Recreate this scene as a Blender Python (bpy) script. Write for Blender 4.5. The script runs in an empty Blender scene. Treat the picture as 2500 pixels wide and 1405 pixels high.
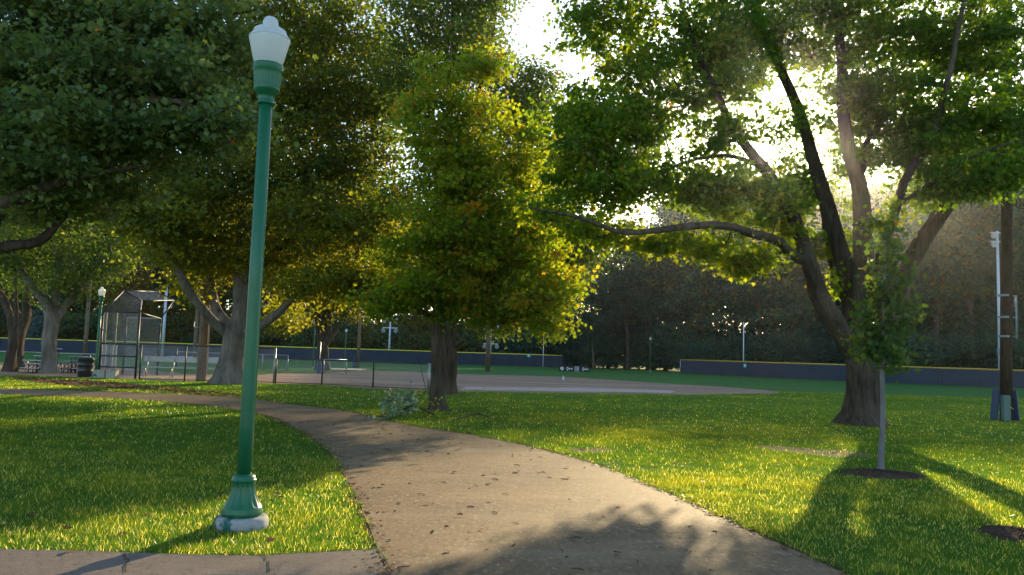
import bpy, math
import numpy as np
from mathutils import Vector, Matrix

sc = bpy.context.scene
COL = sc.collection
rng = np.random.default_rng(7)
PI = math.pi

# ------------------------------------------------------------------ camera
FPX = 1944.0; W0, H0 = 2500.0, 1405.0
CAMH = 1.5
PITCH = math.radians(4.8); ROLL = math.radians(1.79)
F_ = np.array([0, math.cos(PITCH), math.sin(PITCH)])
R0 = np.array([1.0, 0, 0]); U0 = np.array([0, -math.sin(PITCH), math.cos(PITCH)])
R_ = R0*math.cos(ROLL) + U0*math.sin(ROLL)
U_ = U0*math.cos(ROLL) - R0*math.sin(ROLL)
CP = np.array([0, 0, CAMH])

def ray(px, py):
    return F_*FPX + R_*(px-W0/2) + U_*(H0/2-py)
def at(px, py, Y):                      # world point seen at a photo pixel, Y metres ahead
    d = ray(px, py); return CP + d*(Y/d[1])
def G(px, py, z=0.0):                   # ground point seen at a photo pixel
    d = ray(px, py); return CP + d*((z-CAMH)/d[2])

cam = bpy.data.cameras.new("camera"); camo = bpy.data.objects.new("camera", cam); COL.objects.link(camo)
M = Matrix(((R_[0], U_[0], -F_[0], CP[0]), (R_[1], U_[1], -F_[1], CP[1]), (R_[2], U_[2], -F_[2], CP[2]), (0, 0, 0, 1)))
camo.matrix_world = M
cam.sensor_width = 36; cam.lens = 36*FPX/W0; cam.clip_end = 2000; cam.clip_start = 0.05
sc.camera = camo

# ------------------------------------------------------------------ light
sd = ray(1972, 318); sd = sd/np.linalg.norm(sd)
SUN_EL = math.asin(sd[2]); SUN_AZ = math.atan2(sd[0], sd[1])
sl = bpy.data.lights.new("sun", 'SUN'); so = bpy.data.objects.new("sun", sl); COL.objects.link(so)
sl.energy = 4.0; sl.angle = math.radians(0.6); sl.color = (1.0, 0.77, 0.43)
so.rotation_euler = Vector(sd).to_track_quat('Z', 'Y').to_euler(); so.location = (0, 0, 60)
wd = bpy.data.worlds.new("World"); sc.world = wd; wd.use_nodes = True
nt = wd.node_tree; bg = nt.nodes['Background']
sky = nt.nodes.new('ShaderNodeTexSky'); sky.sky_type = 'NISHITA'; sky.sun_disc = False
sky.sun_elevation = SUN_EL; sky.sun_rotation = SUN_AZ
sky.air_density = 1.0; sky.dust_density = 0.6; sky.ozone_density = 1.6
nt.links.new(sky.outputs[0], bg.inputs[0]); bg.inputs[1].default_value = 0.15
sc.view_settings.view_transform = 'Standard'; sc.view_settings.look = 'None'
sc.view_settings.exposure = 1.2; sc.view_settings.gamma = 1.0
sc.render.engine = 'CYCLES'
cy = sc.cycles
cy.use_denoising = True
cy.max_bounces = 7; cy.diffuse_bounces = 3; cy.glossy_bounces = 2; cy.transmission_bounces = 5; cy.volume_bounces = 0
cy.transparent_max_bounces = 8; cy.sample_clamp_indirect = 6; cy.use_adaptive_sampling = True; cy.adaptive_threshold = 0.01; cy.denoising_prefilter = 'ACCURATE'

# ------------------------------------------------------------------ node helpers
def new_mat(name):
    m = bpy.data.materials.new(name); m.use_nodes = True
    t = m.node_tree; t.nodes.clear()
    out = t.nodes.new('ShaderNodeOutputMaterial')
    return m, t, out
def N(t, kind, **kw):
    n = t.nodes.new('ShaderNode'+kind)
    for k, v in kw.items():
        if k in n.inputs.keys() or isinstance(k, int): n.inputs[k].default_value = v
        else: setattr(n, k, v)
    return n
def setin(n, **kw):
    for k, v in kw.items(): n.inputs[k.replace('_', ' ')].default_value = v
def ramp(t, fac, stops):
    r = t.nodes.new('ShaderNodeValToRGB')
    while len(r.color_ramp.elements) < len(stops): r.color_ramp.elements.new(0.5)
    for e, (p, c) in zip(r.color_ramp.elements, stops):
        e.position = p; e.color = (c[0], c[1], c[2], 1)
    t.links.new(fac, r.inputs[0]); return r.outputs[0]
def noise(t, scale, detail=4, rough=0.55, vec=None, mapscale=None, dist=0.0):
    if vec is None:
        g = t.nodes.new('ShaderNodeTexCoord'); vec = g.outputs['Object']
    if mapscale:
        mp = t.nodes.new('ShaderNodeMapping'); mp.inputs['Scale'].default_value = mapscale
        t.links.new(vec, mp.inputs[0]); vec = mp.outputs[0]
    n = t.nodes.new('ShaderNodeTexNoise'); t.links.new(vec, n.inputs['Vector'])
    n.inputs['Scale'].default_value = scale; n.inputs['Detail'].default_value = detail; n.inputs['Roughness'].default_value = rough
    n.inputs['Distortion'].default_value = dist
    return n.outputs['Fac']
def mixc(t, fac, a, b, mode='MIX'):
    m = t.nodes.new('ShaderNodeMix'); m.data_type = 'RGBA'; m.blend_type = mode
    for sock, v in ((m.inputs['Factor'], fac), (m.inputs['A'], a), (m.inputs['B'], b)): pass
    ins = [s for s in m.inputs if s.enabled]
    def put(s, v):
        if isinstance(v, bpy.types.NodeSocket): t.links.new(v, s)
        else: s.default_value = v if not isinstance(v, tuple) else (v[0], v[1], v[2], 1)
    put(ins[0], fac); put(ins[1], a); put(ins[2], b)
    return [o for o in m.outputs if o.enabled][0]
def bump(t, h, strength, dist):
    b = t.nodes.new('ShaderNodeBump'); b.inputs['Strength'].default_value = strength; b.inputs['Distance'].default_value = dist
    t.links.new(h, b.inputs['Height']); return b.outputs[0]
def princ(t, out, color, rough=0.6, metal=0.0, normal=None, spec=0.5):
    p = t.nodes.new('ShaderNodeBsdfPrincipled')
    if isinstance(color, tuple): p.inputs['Base Color'].default_value = (*color, 1)
    else: t.links.new(color, p.inputs['Base Color'])
    if isinstance(rough, float): p.inputs['Roughness'].default_value = rough
    else: t.links.new(rough, p.inputs['Roughness'])
    p.inputs['Metallic'].default_value = metal; p.inputs['Specular IOR Level'].default_value = spec
    if normal is not None: t.links.new(normal, p.inputs['Normal'])
    if out is not None: t.links.new(p.outputs[0], out.inputs[0])
    return p

def leaf_mat(name, stops, trans=0.5, tboost=1.35, rough=0.5, spec=0.22):
    m, t, out = new_mat(name)
    a = t.nodes.new('ShaderNodeAttribute'); a.attribute_name = 'tint'
    c = ramp(t, a.outputs['Fac'], stops)
    p = princ(t, None, c, rough, spec=spec)
    tr = t.nodes.new('ShaderNodeBsdfTranslucent')
    v = t.nodes.new('ShaderNodeVectorMath'); v.operation = 'MULTIPLY'
    t.links.new(c, v.inputs[0]); v.inputs[1].default_value = (tboost*1.32, tboost*1.18, tboost*0.45)
    t.links.new(v.outputs[0], tr.inputs[0])
    mx = t.nodes.new('ShaderNodeMixShader'); mx.inputs[0].default_value = trans
    t.links.new(p.outputs[0], mx.inputs[1]); t.links.new(tr.outputs[0], mx.inputs[2])
    t.links.new(mx.outputs[0], out.inputs[0])
    return m

def bark_mat(name, dark, light, scale=7.0, strength=0.9):
    m, t, out = new_mat(name)
    f = noise(t, scale, 6, 0.62, mapscale=(1, 1, 0.16), dist=0.4)
    g = noise(t, 1.3, 3)
    c = ramp(t, f, [(0.3, dark), (0.62, light)])
    c = mixc(t, 0.35, c, ramp(t, g, [(0.35, tuple(x*0.6 for x in dark)), (0.7, tuple(min(1, x*1.2) for x in light))]))
    princ(t, out, c, 0.9, normal=bump(t, f, strength, 0.10), spec=0.15)
    return m

def paint_mat(name, col, rough=0.4, metal=0.0, var=0.25, scale=6.0, spec=0.5):
    m, t, out = new_mat(name)
    f = noise(t, scale, 5, 0.6)
    c = ramp(t, f, [(0.3, tuple(x*(1-var) for x in col)), (0.7, tuple(min(1, x*(1+var)) for x in col))])
    princ(t, out, c, rough, metal, normal=bump(t, noise(t, scale*12, 3), 0.15, 0.002), spec=spec)
    return m

MT = {}
def mats():
    # foliage ramps: tint 0 = deep green, 1 = autumn; also carries painted sunlight and lawn sparkle
    MT['leaf_big'] = leaf_mat('leaf_big', [(0, (0.028, 0.070, 0.008)), (0.6, (0.062, 0.118, 0.010)), (0.9, (0.135, 0.165, 0.012)), (1, (0.20, 0.10, 0.015))], trans=0.55, tboost=3.3)
    MT['leaf_mid'] = leaf_mat('leaf_mid', [(0, (0.065, 0.115, 0.012)), (0.55, (0.125, 0.175, 0.014)), (0.84, (0.19, 0.18, 0.014)), (1, (0.32, 0.14, 0.010))], trans=0.55, tboost=3.0)
    MT['leaf_green'] = leaf_mat('leaf_green', [(0, (0.038, 0.080, 0.026)), (0.6, (0.075, 0.120, 0.028)), (0.95, (0.13, 0.14, 0.025)), (1, (0.25, 0.09, 0.01))], trans=0.5, tboost=2.4)
    MT['leaf_brown'] = leaf_mat('leaf_brown', [(0, (0.050, 0.080, 0.026)), (0.5, (0.090, 0.120, 0.024)), (0.9, (0.16, 0.165, 0.014)), (1, (0.24, 0.12, 0.01))], trans=0.5, tboost=2.6)
    MT['leaf_near'] = leaf_mat('leaf_near', [(0, (0.075, 0.140, 0.062)), (0.6, (0.135, 0.19, 0.070)), (0.96, (0.15, 0.16, 0.03)), (1, (0.65, 0.22, 0.02))], trans=0.38, tboost=1.9)
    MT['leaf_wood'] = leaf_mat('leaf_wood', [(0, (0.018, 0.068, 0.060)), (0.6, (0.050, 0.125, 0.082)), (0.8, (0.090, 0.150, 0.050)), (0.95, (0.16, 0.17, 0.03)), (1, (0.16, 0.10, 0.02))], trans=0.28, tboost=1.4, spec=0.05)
    MT['leaf_gold'] = leaf_mat('leaf_gold', [(0, (0.10, 0.085, 0.015)), (0.5, (0.17, 0.12, 0.015)), (1, (0.28, 0.13, 0.012))], trans=0.5, tboost=1.5)
    MT['leaf_lime'] = leaf_mat('leaf_lime', [(0, (0.07, 0.09, 0.015)), (0.5, (0.13, 0.14, 0.02)), (1, (0.2, 0.15, 0.015))], trans=0.5, tboost=1.6)
    MT['leaf_spruce'] = leaf_mat('leaf_spruce', [(0, (0.05, 0.085, 0.08)), (1, (0.12, 0.17, 0.17))], trans=0.1, tboost=1.0)
    MT['leaf_pale'] = leaf_mat('leaf_pale', [(0, (0.12, 0.20, 0.14)), (0.7, (0.25, 0.36, 0.28)), (1, (0.2, 0.25, 0.04))], trans=0.3, tboost=1.2)
    MT['leaf_dead'] = leaf_mat('leaf_dead', [(0, (0.05, 0.03, 0.018)), (0.5, (0.14, 0.07, 0.03)), (0.8, (0.30, 0.14, 0.05)), (1, (0.5, 0.36, 0.15))], trans=0.2, tboost=1.1)
    MT['blade'] = leaf_mat('blade', [(0, (0.012, 0.050, 0.012)), (0.6, (0.038, 0.080, 0.009)), (0.93, (0.12, 0.135, 0.014)), (1, (0.50, 0.46, 0.22))], trans=0.66, tboost=3.6, rough=0.28, spec=0.5)
    MT['bark'] = bark_mat('bark', (0.030, 0.022, 0.016), (0.13, 0.098, 0.072), 9, 1.0)
    MT['bark_grey'] = bark_mat('bark_grey', (0.08, 0.068, 0.055), (0.25, 0.215, 0.18), 6)
    MT['bark_smooth'] = bark_mat('bark_smooth', (0.14, 0.13, 0.13), (0.24, 0.22, 0.22), 16, 0.3)
    MT['pole_wood'] = bark_mat('pole_wood', (0.09, 0.06, 0.04), (0.24, 0.17, 0.11), 22, 0.4)
    MT['pole_dark'] = bark_mat('pole_dark', (0.020, 0.014, 0.010), (0.075, 0.052, 0.038), 20, 0.5)
    MT['green'] = None
    m, t, out = new_mat('green_paint')
    f = noise(t, 5, 6, 0.7, mapscale=(1, 1, 0.3)); g2 = noise(t, 30, 4, 0.7)
    c = ramp(t, f, [(0.3, (0.006, 0.098, 0.042)), (0.7, (0.012, 0.155, 0.068))])
    c = mixc(t, ramp(t, f, [(0.58, (0, 0, 0)), (0.70, (0.5, 0.5, 0.5))]), c, (0.02, 0.05, 0.03))
    c = mixc(t, ramp(t, g2, [(0.68, (0, 0, 0)), (0.72, (0.8, 0.8, 0.8))]), c, (0.14, 0.10, 0.05))
    princ(t, out, c, 0.36, normal=bump(t, g2, 0.25, 0.002))
    MT['green'] = m
    MT['galv'] = paint_mat('galvanised_steel', (0.42, 0.44, 0.46), 0.38, 0.7, 0.15)
    MT['steel_white'] = paint_mat('pale_steel', (0.55, 0.60, 0.66), 0.45, 0.1, 0.12)
    MT['dark_metal'] = paint_mat('dark_metal', (0.035, 0.04, 0.045), 0.45, 0.3, 0.2)
    MT['alu'] = paint_mat('aluminium', (0.36, 0.38, 0.40), 0.5, 0.6, 0.15)
    MT['black_plastic'] = paint_mat('black_plastic', (0.018, 0.02, 0.024), 0.4, 0, 0.2)
    MT['yellow'] = paint_mat('yellow_cap', (0.75, 0.62, 0.05), 0.5, 0, 0.12)
    MT['blue_pad'] = paint_mat('blue_pad', (0.018, 0.050, 0.13), 0.6, 0, 0.15)
    MT['box_green'] = paint_mat('box_green', (0.085, 0.16, 0.15), 0.5, 0, 0.15)
    MT['box_grey'] = paint_mat('box_grey', (0.24, 0.30, 0.36), 0.5, 0, 0.12)
    MT['teal'] = paint_mat('teal_sign', (0.03, 0.42, 0.42), 0.5, 0, 0.1)
    MT['white'] = paint_mat('white_paint', (0.8, 0.82, 0.82), 0.5, 0, 0.06)
    MT['black'] = paint_mat('black_board', (0.012, 0.013, 0.018), 0.6, 0, 0.2)
    MT['grey_board'] = paint_mat('grey_board', (0.22, 0.24, 0.27), 0.7, 0, 0.2)
    MT['concrete'] = paint_mat('concrete', (0.36, 0.33, 0.28), 0.85, 0, 0.22, 4)
    MT['logo_white'] = paint_mat('logo_white', (0.75, 0.78, 0.8), 0.6, 0, 0.05)
    # windscreen fabric: dark blue mesh cloth, lets some sun through
    m, t, out = new_mat('windscreen')
    f = noise(t, 0.9, 5, 0.6); f2 = noise(t, 14, 3, 0.6, mapscale=(1, 1, 0.2))
    c = ramp(t, f, [(0.3, (0.042, 0.056, 0.088)), (0.7, (0.070, 0.088, 0.125))])
    c = mixc(t, 0.3, c, ramp(t, f2, [(0.3, (0.035, 0.048, 0.075)), (0.7, (0.09, 0.11, 0.145))]))
    p = princ(t, None, c, 0.8, normal=bump(t, noise(t, 2.2, 3, mapscale=(1, 1, 0.4)), 0.6, 0.06), spec=0.25)
    tr = t.nodes.new('ShaderNodeBsdfTranslucent'); tr.inputs[0].default_value = (0.10, 0.11, 0.16, 1)
    mx = t.nodes.new('ShaderNodeMixShader'); mx.inputs[0].default_value = 0.4
    t.links.new(p.outputs[0], mx.inputs[1]); t.links.new(tr.outputs[0], mx.inputs[2]); t.links.new(mx.outputs[0], out.inputs[0])
    MT['screen'] = m
    # lamp globe: frosted acrylic
    m, t, out = new_mat('frosted_acrylic')
    f = noise(t, 5, 4)
    c = ramp(t, f, [(0.3, (0.86, 0.87, 0.86)), (0.7, (0.95, 0.96, 0.95))])
    p = princ(t, None, c, 0.22, normal=bump(t, noise(t, 40, 2), 0.1, 0.002))
    tr = t.nodes.new('ShaderNodeBsdfTranslucent'); tr.inputs[0].default_value = (0.95, 0.95, 0.92, 1)
    mx = t.nodes.new('ShaderNodeMixShader'); mx.inputs[0].default_value = 0.62
    t.links.new(p.outputs[0], mx.inputs[1]); t.links.new(tr.outputs[0], mx.inputs[2]); t.links.new(mx.outputs[0], out.inputs[0])
    MT['globe'] = m
    m, t, out = new_mat('clear_acrylic')
    p = princ(t, None, (0.9, 0.93, 0.95), 0.12)
    tr = t.nodes.new('ShaderNodeBsdfTransparent'); tr.inputs[0].default_value = (0.85, 0.88, 0.9, 1)
    tl = t.nodes.new('ShaderNodeBsdfTranslucent'); tl.inputs[0].default_value = (0.9, 0.92, 0.92, 1)
    mx = t.nodes.new('ShaderNodeMixShader'); mx.inputs[0].default_value = 0.45
    mx2 = t.nodes.new('ShaderNodeMixShader'); mx2.inputs[0].default_value = 0.35
    t.links.new(p.outputs[0], mx.inputs[1]); t.links.new(tl.outputs[0], mx.inputs[2])
    t.links.new(mx.outputs[0], mx2.inputs[1]); t.links.new(tr.outputs[0], mx2.inputs[2]); t.links.new(mx2.outputs[0], out.inputs[0])
    MT['clear'] = m
    # peeling green paint on the lamp footing
    m, t, out = new_mat('peeling_footing')
    f = noise(t, 5.5, 6, 0.65)
    c = ramp(t, f, [(0.44, (0.012, 0.10, 0.08)), (0.50, (0.30, 0.30, 0.30)), (0.75, (0.42, 0.41, 0.40))])
    c = mixc(t, ramp(t, noise(t, 9, 4), [(0.62, (0, 0, 0)), (0.7, (0.8, 0.8, 0.8))]), c, (0.30, 0.12, 0.04))
    princ(t, out, c, 0.8, normal=bump(t, f, 0.7, 0.01))
    MT['footing'] = m
    # lawn sheet
    m, t, out = new_mat('lawn')
    f1 = noise(t, 0.22, 5, 0.6); f2 = noise(t, 2.2, 5, 0.65); f3 = noise(t, 28, 4, 0.7)
    c = ramp(t, f2, [(0.3, (0.040, 0.125, 0.024)), (0.7, (0.085, 0.200, 0.042))])
    c = mixc(t, ramp(t, f1, [(0.35, (0, 0, 0)), (0.7, (0.6, 0.6, 0.6))]), c, (0.055, 0.200, 0.065))
    c = mixc(t, ramp(t, f3, [(0.42, (0, 0, 0)), (0.72, (0.5, 0.5, 0.5))]), c, (0.10, 0.17, 0.03))
    f4 = noise(t, 0.6, 6, 0.7, dist=1.0)
    c = mixc(t, ramp(t, f4, [(0.62, (0, 0, 0)), (0.74, (0.35, 0.35, 0.35))]), c, (0.09, 0.08, 0.03))
    princ(t, out, c, 0.8, normal=bump(t, f3, 1.0, 0.05), spec=0.03)
    MT['lawn'] = m
    # path paving
    m, t, out = new_mat('path_paving')
    g = t.nodes.new('ShaderNodeTexCoord')
    f1 = noise(t, 0.55, 5, 0.6); f2 = noise(t, 4, 6, 0.7, mapscale=(0.5, 1.6, 1)); f3 = noise(t, 90, 3, 0.8)
    c = ramp(t, f1, [(0.3, (0.15, 0.082, 0.028)), (0.55, (0.255, 0.15, 0.052)), (0.75, (0.39, 0.25, 0.094))])
    c = mixc(t, 0.4, c, ramp(t, f2, [(0.3, (0.09, 0.06, 0.038)), (0.72, (0.27, 0.19, 0.12))]))
    c = mixc(t, ramp(t, f3, [(0.38, (0.55, 0.55, 0.55)), (0.5, (0, 0, 0))]), c, (0.07, 0.05, 0.035))
    c = mixc(t, ramp(t, f3, [(0.60, (0, 0, 0)), (0.70, (0.6, 0.6, 0.6))]), c, (0.42, 0.34, 0.25))
    f4 = noise(t, 24, 4, 0.75, mapscale=(1, 0.5, 1)); c = mixc(t, ramp(t, f4, [(0.56, (0, 0, 0)), (0.66, (0.75, 0.75, 0.75))]), c, (0.065, 0.042, 0.026))
    c = mixc(t, ramp(t, f4, [(0.34, (0.7, 0.7, 0.7)), (0.44, (0, 0, 0))]), c, (0.40, 0.31, 0.20))
    f7 = noise(t, 7, 5, 0.7, dist=0.6); c = mixc(t, ramp(t, f7, [(0.55, (0, 0, 0)), (0.68, (0.45, 0.45, 0.45))]), c, (0.10, 0.065, 0.04))
    f5 = noise(t, 1.7, 6, 0.75, dist=0.8); c = mixc(t, ramp(t, f5, [(0.56, (0, 0, 0)), (0.70, (0.6, 0.6, 0.6))]), c, (0.075, 0.05, 0.032))
    f6 = noise(t, 0.9, 3, 0.6, mapscale=(0.5, 1.4, 1)); c = mixc(t, ramp(t, f6, [(0.52, (0, 0, 0)), (0.75, (0.5, 0.5, 0.5))]), c, (0.36, 0.27, 0.16))
    princ(t, out, c, 0.72, normal=bump(t, f3, 0.8, 0.008), spec=0.35)
    MT['path'] = m
    m, t, out = new_mat('walk_paving')
    f1 = noise(t, 0.8, 5); f2 = noise(t, 6, 6, 0.7, mapscale=(1, 3, 1)); f3 = noise(t, 80, 3, 0.8)
    c = ramp(t, f1, [(0.3, (0.15, 0.11, 0.080)), (0.7, (0.25, 0.20, 0.155))])
    c = mixc(t, 0.45, c, ramp(t, f2, [(0.3, (0.11, 0.085, 0.065)), (0.72, (0.30, 0.25, 0.20))]))
    c = mixc(t, ramp(t, f3, [(0.4, (0.45, 0.45, 0.45)), (0.52, (0, 0, 0))]), c, (0.06, 0.045, 0.035))
    f4 = noise(t, 26, 4, 0.75, mapscale=(1, 0.5, 1)); c = mixc(t, ramp(t, f4, [(0.55, (0, 0, 0)), (0.66, (0.7, 0.7, 0.7))]), c, (0.06, 0.045, 0.032))
    princ(t, out, c, 0.75, normal=bump(t, f3, 0.5, 0.006), spec=0.3)
    MT['walk'] = m
    # infield dirt
    m, t, out = new_mat('infield_dirt')
    f1 = noise(t, 0.35, 5, 0.6, mapscale=(0.25, 1.6, 1)); f3 = noise(t, 12, 5, 0.8)
    c = ramp(t, f1, [(0.3, (0.23, 0.135, 0.085)), (0.55, (0.32, 0.205, 0.13)), (0.72, (0.46, 0.37, 0.29))])
    c = mixc(t, ramp(t, f3, [(0.3, (0.6, 0.6, 0.6)), (0.5, (0, 0, 0))]), c, (0.12, 0.07, 0.045))
    princ(t, out, c, 0.9, normal=bump(t, f3, 0.8, 0.03), spec=0.2)
    MT['dirt'] = m
    m, t, out = new_mat('leafy_dirt')
    f1 = noise(t, 1.2, 5); f3 = noise(t, 14, 5, 0.8)
    c = ramp(t, f1, [(0.3, (0.14, 0.085, 0.055)), (0.7, (0.26, 0.16, 0.11))])
    c = mixc(t, ramp(t, f3, [(0.5, (0, 0, 0)), (0.66, (0.8, 0.8, 0.8))]), c, (0.36, 0.17, 0.06))
    princ(t, out, c, 0.9, normal=bump(t, f3, 0.9, 0.04), spec=0.2)
    MT['leafdirt'] = m
    m, t, out = new_mat('mulch')
    f3 = noise(t, 30, 5, 0.8)
    c = ramp(t, f3, [(0.3, (0.025, 0.014, 0.010)), (0.7, (0.13, 0.075, 0.05))])
    princ(t, out, c, 0.9, normal=bump(t, f3, 1.0, 0.04), spec=0.2)
    MT['mulch'] = m
    m, t, out = new_mat('chalk')
    f3 = noise(t, 3, 5, 0.8, mapscale=(0.3, 2, 1))
    c = ramp(t, f3, [(0.35, (0.34, 0.25, 0.20)), (0.6, (0.50, 0.43, 0.38))])
    princ(t, out, c, 0.9, spec=0.2)
    MT['chalk'] = m
mats()

# ------------------------------------------------------------------ object helpers
def tag(o, label=None, cat=None, group=None, kind=None):
    if label: o['label'] = label
    if cat: o['category'] = cat
    if group: o['group'] = group
    if kind: o['kind'] = kind
    return o
def empty(name, loc, label, cat, group=None, rz=0.0):
    o = bpy.data.objects.new(name, None); COL.objects.link(o); o.location = [float(x) for x in loc]
    o.rotation_euler = (0, 0, rz); o.empty_display_size = 0.1
    return tag(o, label, cat, group)
def np_mesh(name, V, faces, mat, parent=None, smooth=False, tint=None, k=None):
    """V (n,3); faces (m,k) int array, or list of such arrays"""
    me = bpy.data.meshes.new(name)
    fl = faces if isinstance(faces, list) else [faces]
    fl = [f for f in fl if len(f)]
    me.vertices.add(len(V)); me.vertices.foreach_set('co', np.ascontiguousarray(V, dtype=np.float32).ravel())
    idx = np.concatenate([f.ravel() for f in fl]).astype(np.int32)
    tot = np.concatenate([np.full(len(f), f.shape[1]) for f in fl]).astype(np.int32)
    st = np.concatenate([[0], np.cumsum(tot)[:-1]]).astype(np.int32)
    me.loops.add(len(idx)); me.loops.foreach_set('vertex_index', idx)
    me.polygons.add(len(tot)); me.polygons.foreach_set('loop_start', st)
    try: me.polygons.foreach_set('loop_total', tot)
    except Exception: pass
    if smooth: me.polygons.foreach_set('use_smooth', np.ones(len(tot), dtype=bool))
    me.update(calc_edges=True)
    if tint is not None:
        a = me.attributes.new('tint', 'FLOAT', 'FACE'); a.data.foreach_set('value', np.ascontiguousarray(tint, dtype=np.float32))
    me.materials.append(mat)
    o = bpy.data.objects.new(name, me); COL.objects.link(o)
    if parent is not None: o.parent = parent
    return o

class MB:
    """collects polygons; coordinates are local to the parent"""
    def __init__(s): s.v = []; s.f = []
    def add(s, vs, fs):
        b = len(s.v); s.v += [tuple(float(c) for c in v) for v in vs]; s.f += [tuple(b+i for i in f) for f in fs]; return s
    def box(s, c, size, rz=0.0, mat=None, bev=0.0):
        hx, hy, hz = [x/2 for x in size]
        if bev > 0:
            b = min(bev, hx*.9, hy*.9, hz*.9)
            vs = []
            for z, ins in ((-hz, b), (-hz+b, 0), (hz-b, 0), (hz, b)):
                x, y = hx-ins, hy-ins
                for (sx, sy) in ((1, 1), (-1, 1), (-1, -1), (1, -1)):
                    if sx*sy > 0: vs += [(sx*x, sy*(y-b), z), (sx*(x-b), sy*y, z)]
                    else: vs += [(sx*(x-b), sy*y, z), (sx*x, sy*(y-b), z)]
            fs = [tuple(range(7, -1, -1)), tuple(range(24, 32))]
            for r in range(3):
                for i in range(8):
                    j = (i+1) % 8; fs.append((r*8+i, r*8+j, (r+1)*8+j, (r+1)*8+i))
        else:
            vs = [(x, y, z) for z in (-hz, hz) for (x, y) in ((-hx, -hy), (hx, -hy), (hx, hy), (-hx, hy))]
            fs = [(3, 2, 1, 0), (4, 5, 6, 7), (0, 1, 5, 4), (1, 2, 6, 5), (2, 3, 7, 6), (3, 0, 4, 7)]
        Rm = mat if mat is not None else Matrix.Rotation(rz, 3, 'Z')
        c = Vector([float(x) for x in c])
        return s.add([tuple(Rm @ Vector(v) + c) for v in vs], fs)
    def tube(s, pts, rad, n=8, cap=True):
        P = [Vector([float(c) for c in p]) for p in pts]
        rads = rad if isinstance(rad, (list, tuple)) else [rad]*len(P)
        vs = []; fs = []; prev = None
        for i, p in enumerate(P):
            d = (P[min(i+1, len(P)-1)] - P[max(i-1, 0)]).normalized()
            if prev is None: u = d.cross(Vector((0, 0, 1)) if abs(d.z) < .9 else Vector((1, 0, 0))).normalized()
            else: u = (prev - d*prev.dot(d)).normalized()
            prev = u; w = d.cross(u)
            for k in range(n):
                a = 2*PI*k/n; vs.append(p + (u*math.cos(a) + w*math.sin(a))*rads[i])
        for i in range(len(P)-1):
            for k in range(n):
                k2 = (k+1) % n; fs.append((i*n+k, i*n+k2, (i+1)*n+k2, (i+1)*n+k))
        if cap: fs += [tuple(range(n-1, -1, -1)), tuple((len(P)-1)*n+k for k in range(n))]
        return s.add(vs, fs)
    def lathe(s, prof, n=32, flute=None):
        """prof: (r, z); flute(z)->(count, depth)"""
        vs = []; fs = []
        for r, z in prof:
            for k in range(n):
                a = 2*PI*k/n; rr = r
                if flute:
                    c, d = flute(z)
                    if d: rr = r - d*abs(math.sin(a*c/2))**0.6*0 - d*(0.5+0.5*math.cos(a*c))
                vs.append((rr*math.cos(a), rr*math.sin(a), z))
        for i in range(len(prof)-1):
            for k in range(n):
                k2 = (k+1) % n; fs.append((i*n+k, i*n+k2, (i+1)*n+k2, (i+1)*n+k))
        fs += [tuple(range(n-1, -1, -1)), tuple((len(prof)-1)*n+k for k in range(n))]
        return s.add(vs, fs)
    def build(s, name, mat, parent=None, smooth=False):
        me = bpy.data.meshes.new(name); me.from_pydata(s.v, [], s.f); me.update()
        if smooth:
            me.polygons.foreach_set('use_smooth', [len(p.vertices) <= 4 for p in me.polygons])
        me.materials.append(mat)
        o = bpy.data.objects.new(name, me); COL.objects.link(o)
        if parent is not None: o.parent = parent
        return o

def copy_tree(o, parent=None):
    c = o.copy(); COL.objects.link(c); c.parent = parent
    if parent is not None: c.matrix_parent_inverse = o.matrix_parent_inverse
    for ch in [x for x in bpy.data.objects if x.parent == o and x != c]: copy_tree(ch, c)
    return c

# ------------------------------------------------------------------ leaves
KITE_V = np.array([[0, 0, 0], [-.36, .42, .07], [0, 1, -.08], [.36, .42, .07]]); KITE_F = np.array([[0, 2, 1], [0, 3, 2]])
MAPLE_V = np.array([[0, 0, 0], [-.34, .02, .03], [-.26, .24, .05], [-.56, .46, -.02], [-.24, .58, .06], [0, 1.0, -.08], [.24, .58, .06], [.56, .46, -.02], [.26, .24, .05], [.34, .02, .03]])
MAPLE_F = np.array([[0, 2, 1], [0, 4, 3], [0, 3, 2], [0, 5, 4], [0, 6, 5], [0, 7, 6], [0, 8, 7], [0, 9, 8]])
def leaf_geo(P, size, rg, maple=False, up=0.55, droop=0.35, outward=None):
    n = len(P)
    TV, TF = (MAPLE_V, MAPLE_F) if maple else (KITE_V, KITE_F)
    nrm = rg.normal(size=(n, 3)); nrm /= np.linalg.norm(nrm, axis=1, keepdims=True)
    nrm = nrm*(1-up) + np.array([0, 0, up]); nrm /= np.linalg.norm(nrm, axis=1, keepdims=True)
    d = rg.normal(size=(n, 3)); d[:, 2] -= droop*2
    if outward is not None: d += outward*1.0
    d -= nrm*np.sum(d*nrm, axis=1, keepdims=True); d /= np.linalg.norm(d, axis=1, keepdims=True)
    x = np.cross(d, nrm)
    s = (size*rg.uniform(.65, 1.25, n))[:, None, None]
    V = (TV[None, :, 0:1]*x[:, None, :] + TV[None, :, 1:2]*d[:, None, :] + TV[None, :, 2:3]*nrm[:, None, :])*s + P[:, None, :]
    Fc = (TF[None] + (np.arange(n)*len(TV))[:, None, None]).reshape(-1, 3)
    return V.reshape(-1, 3), Fc, len(TF)

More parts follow.
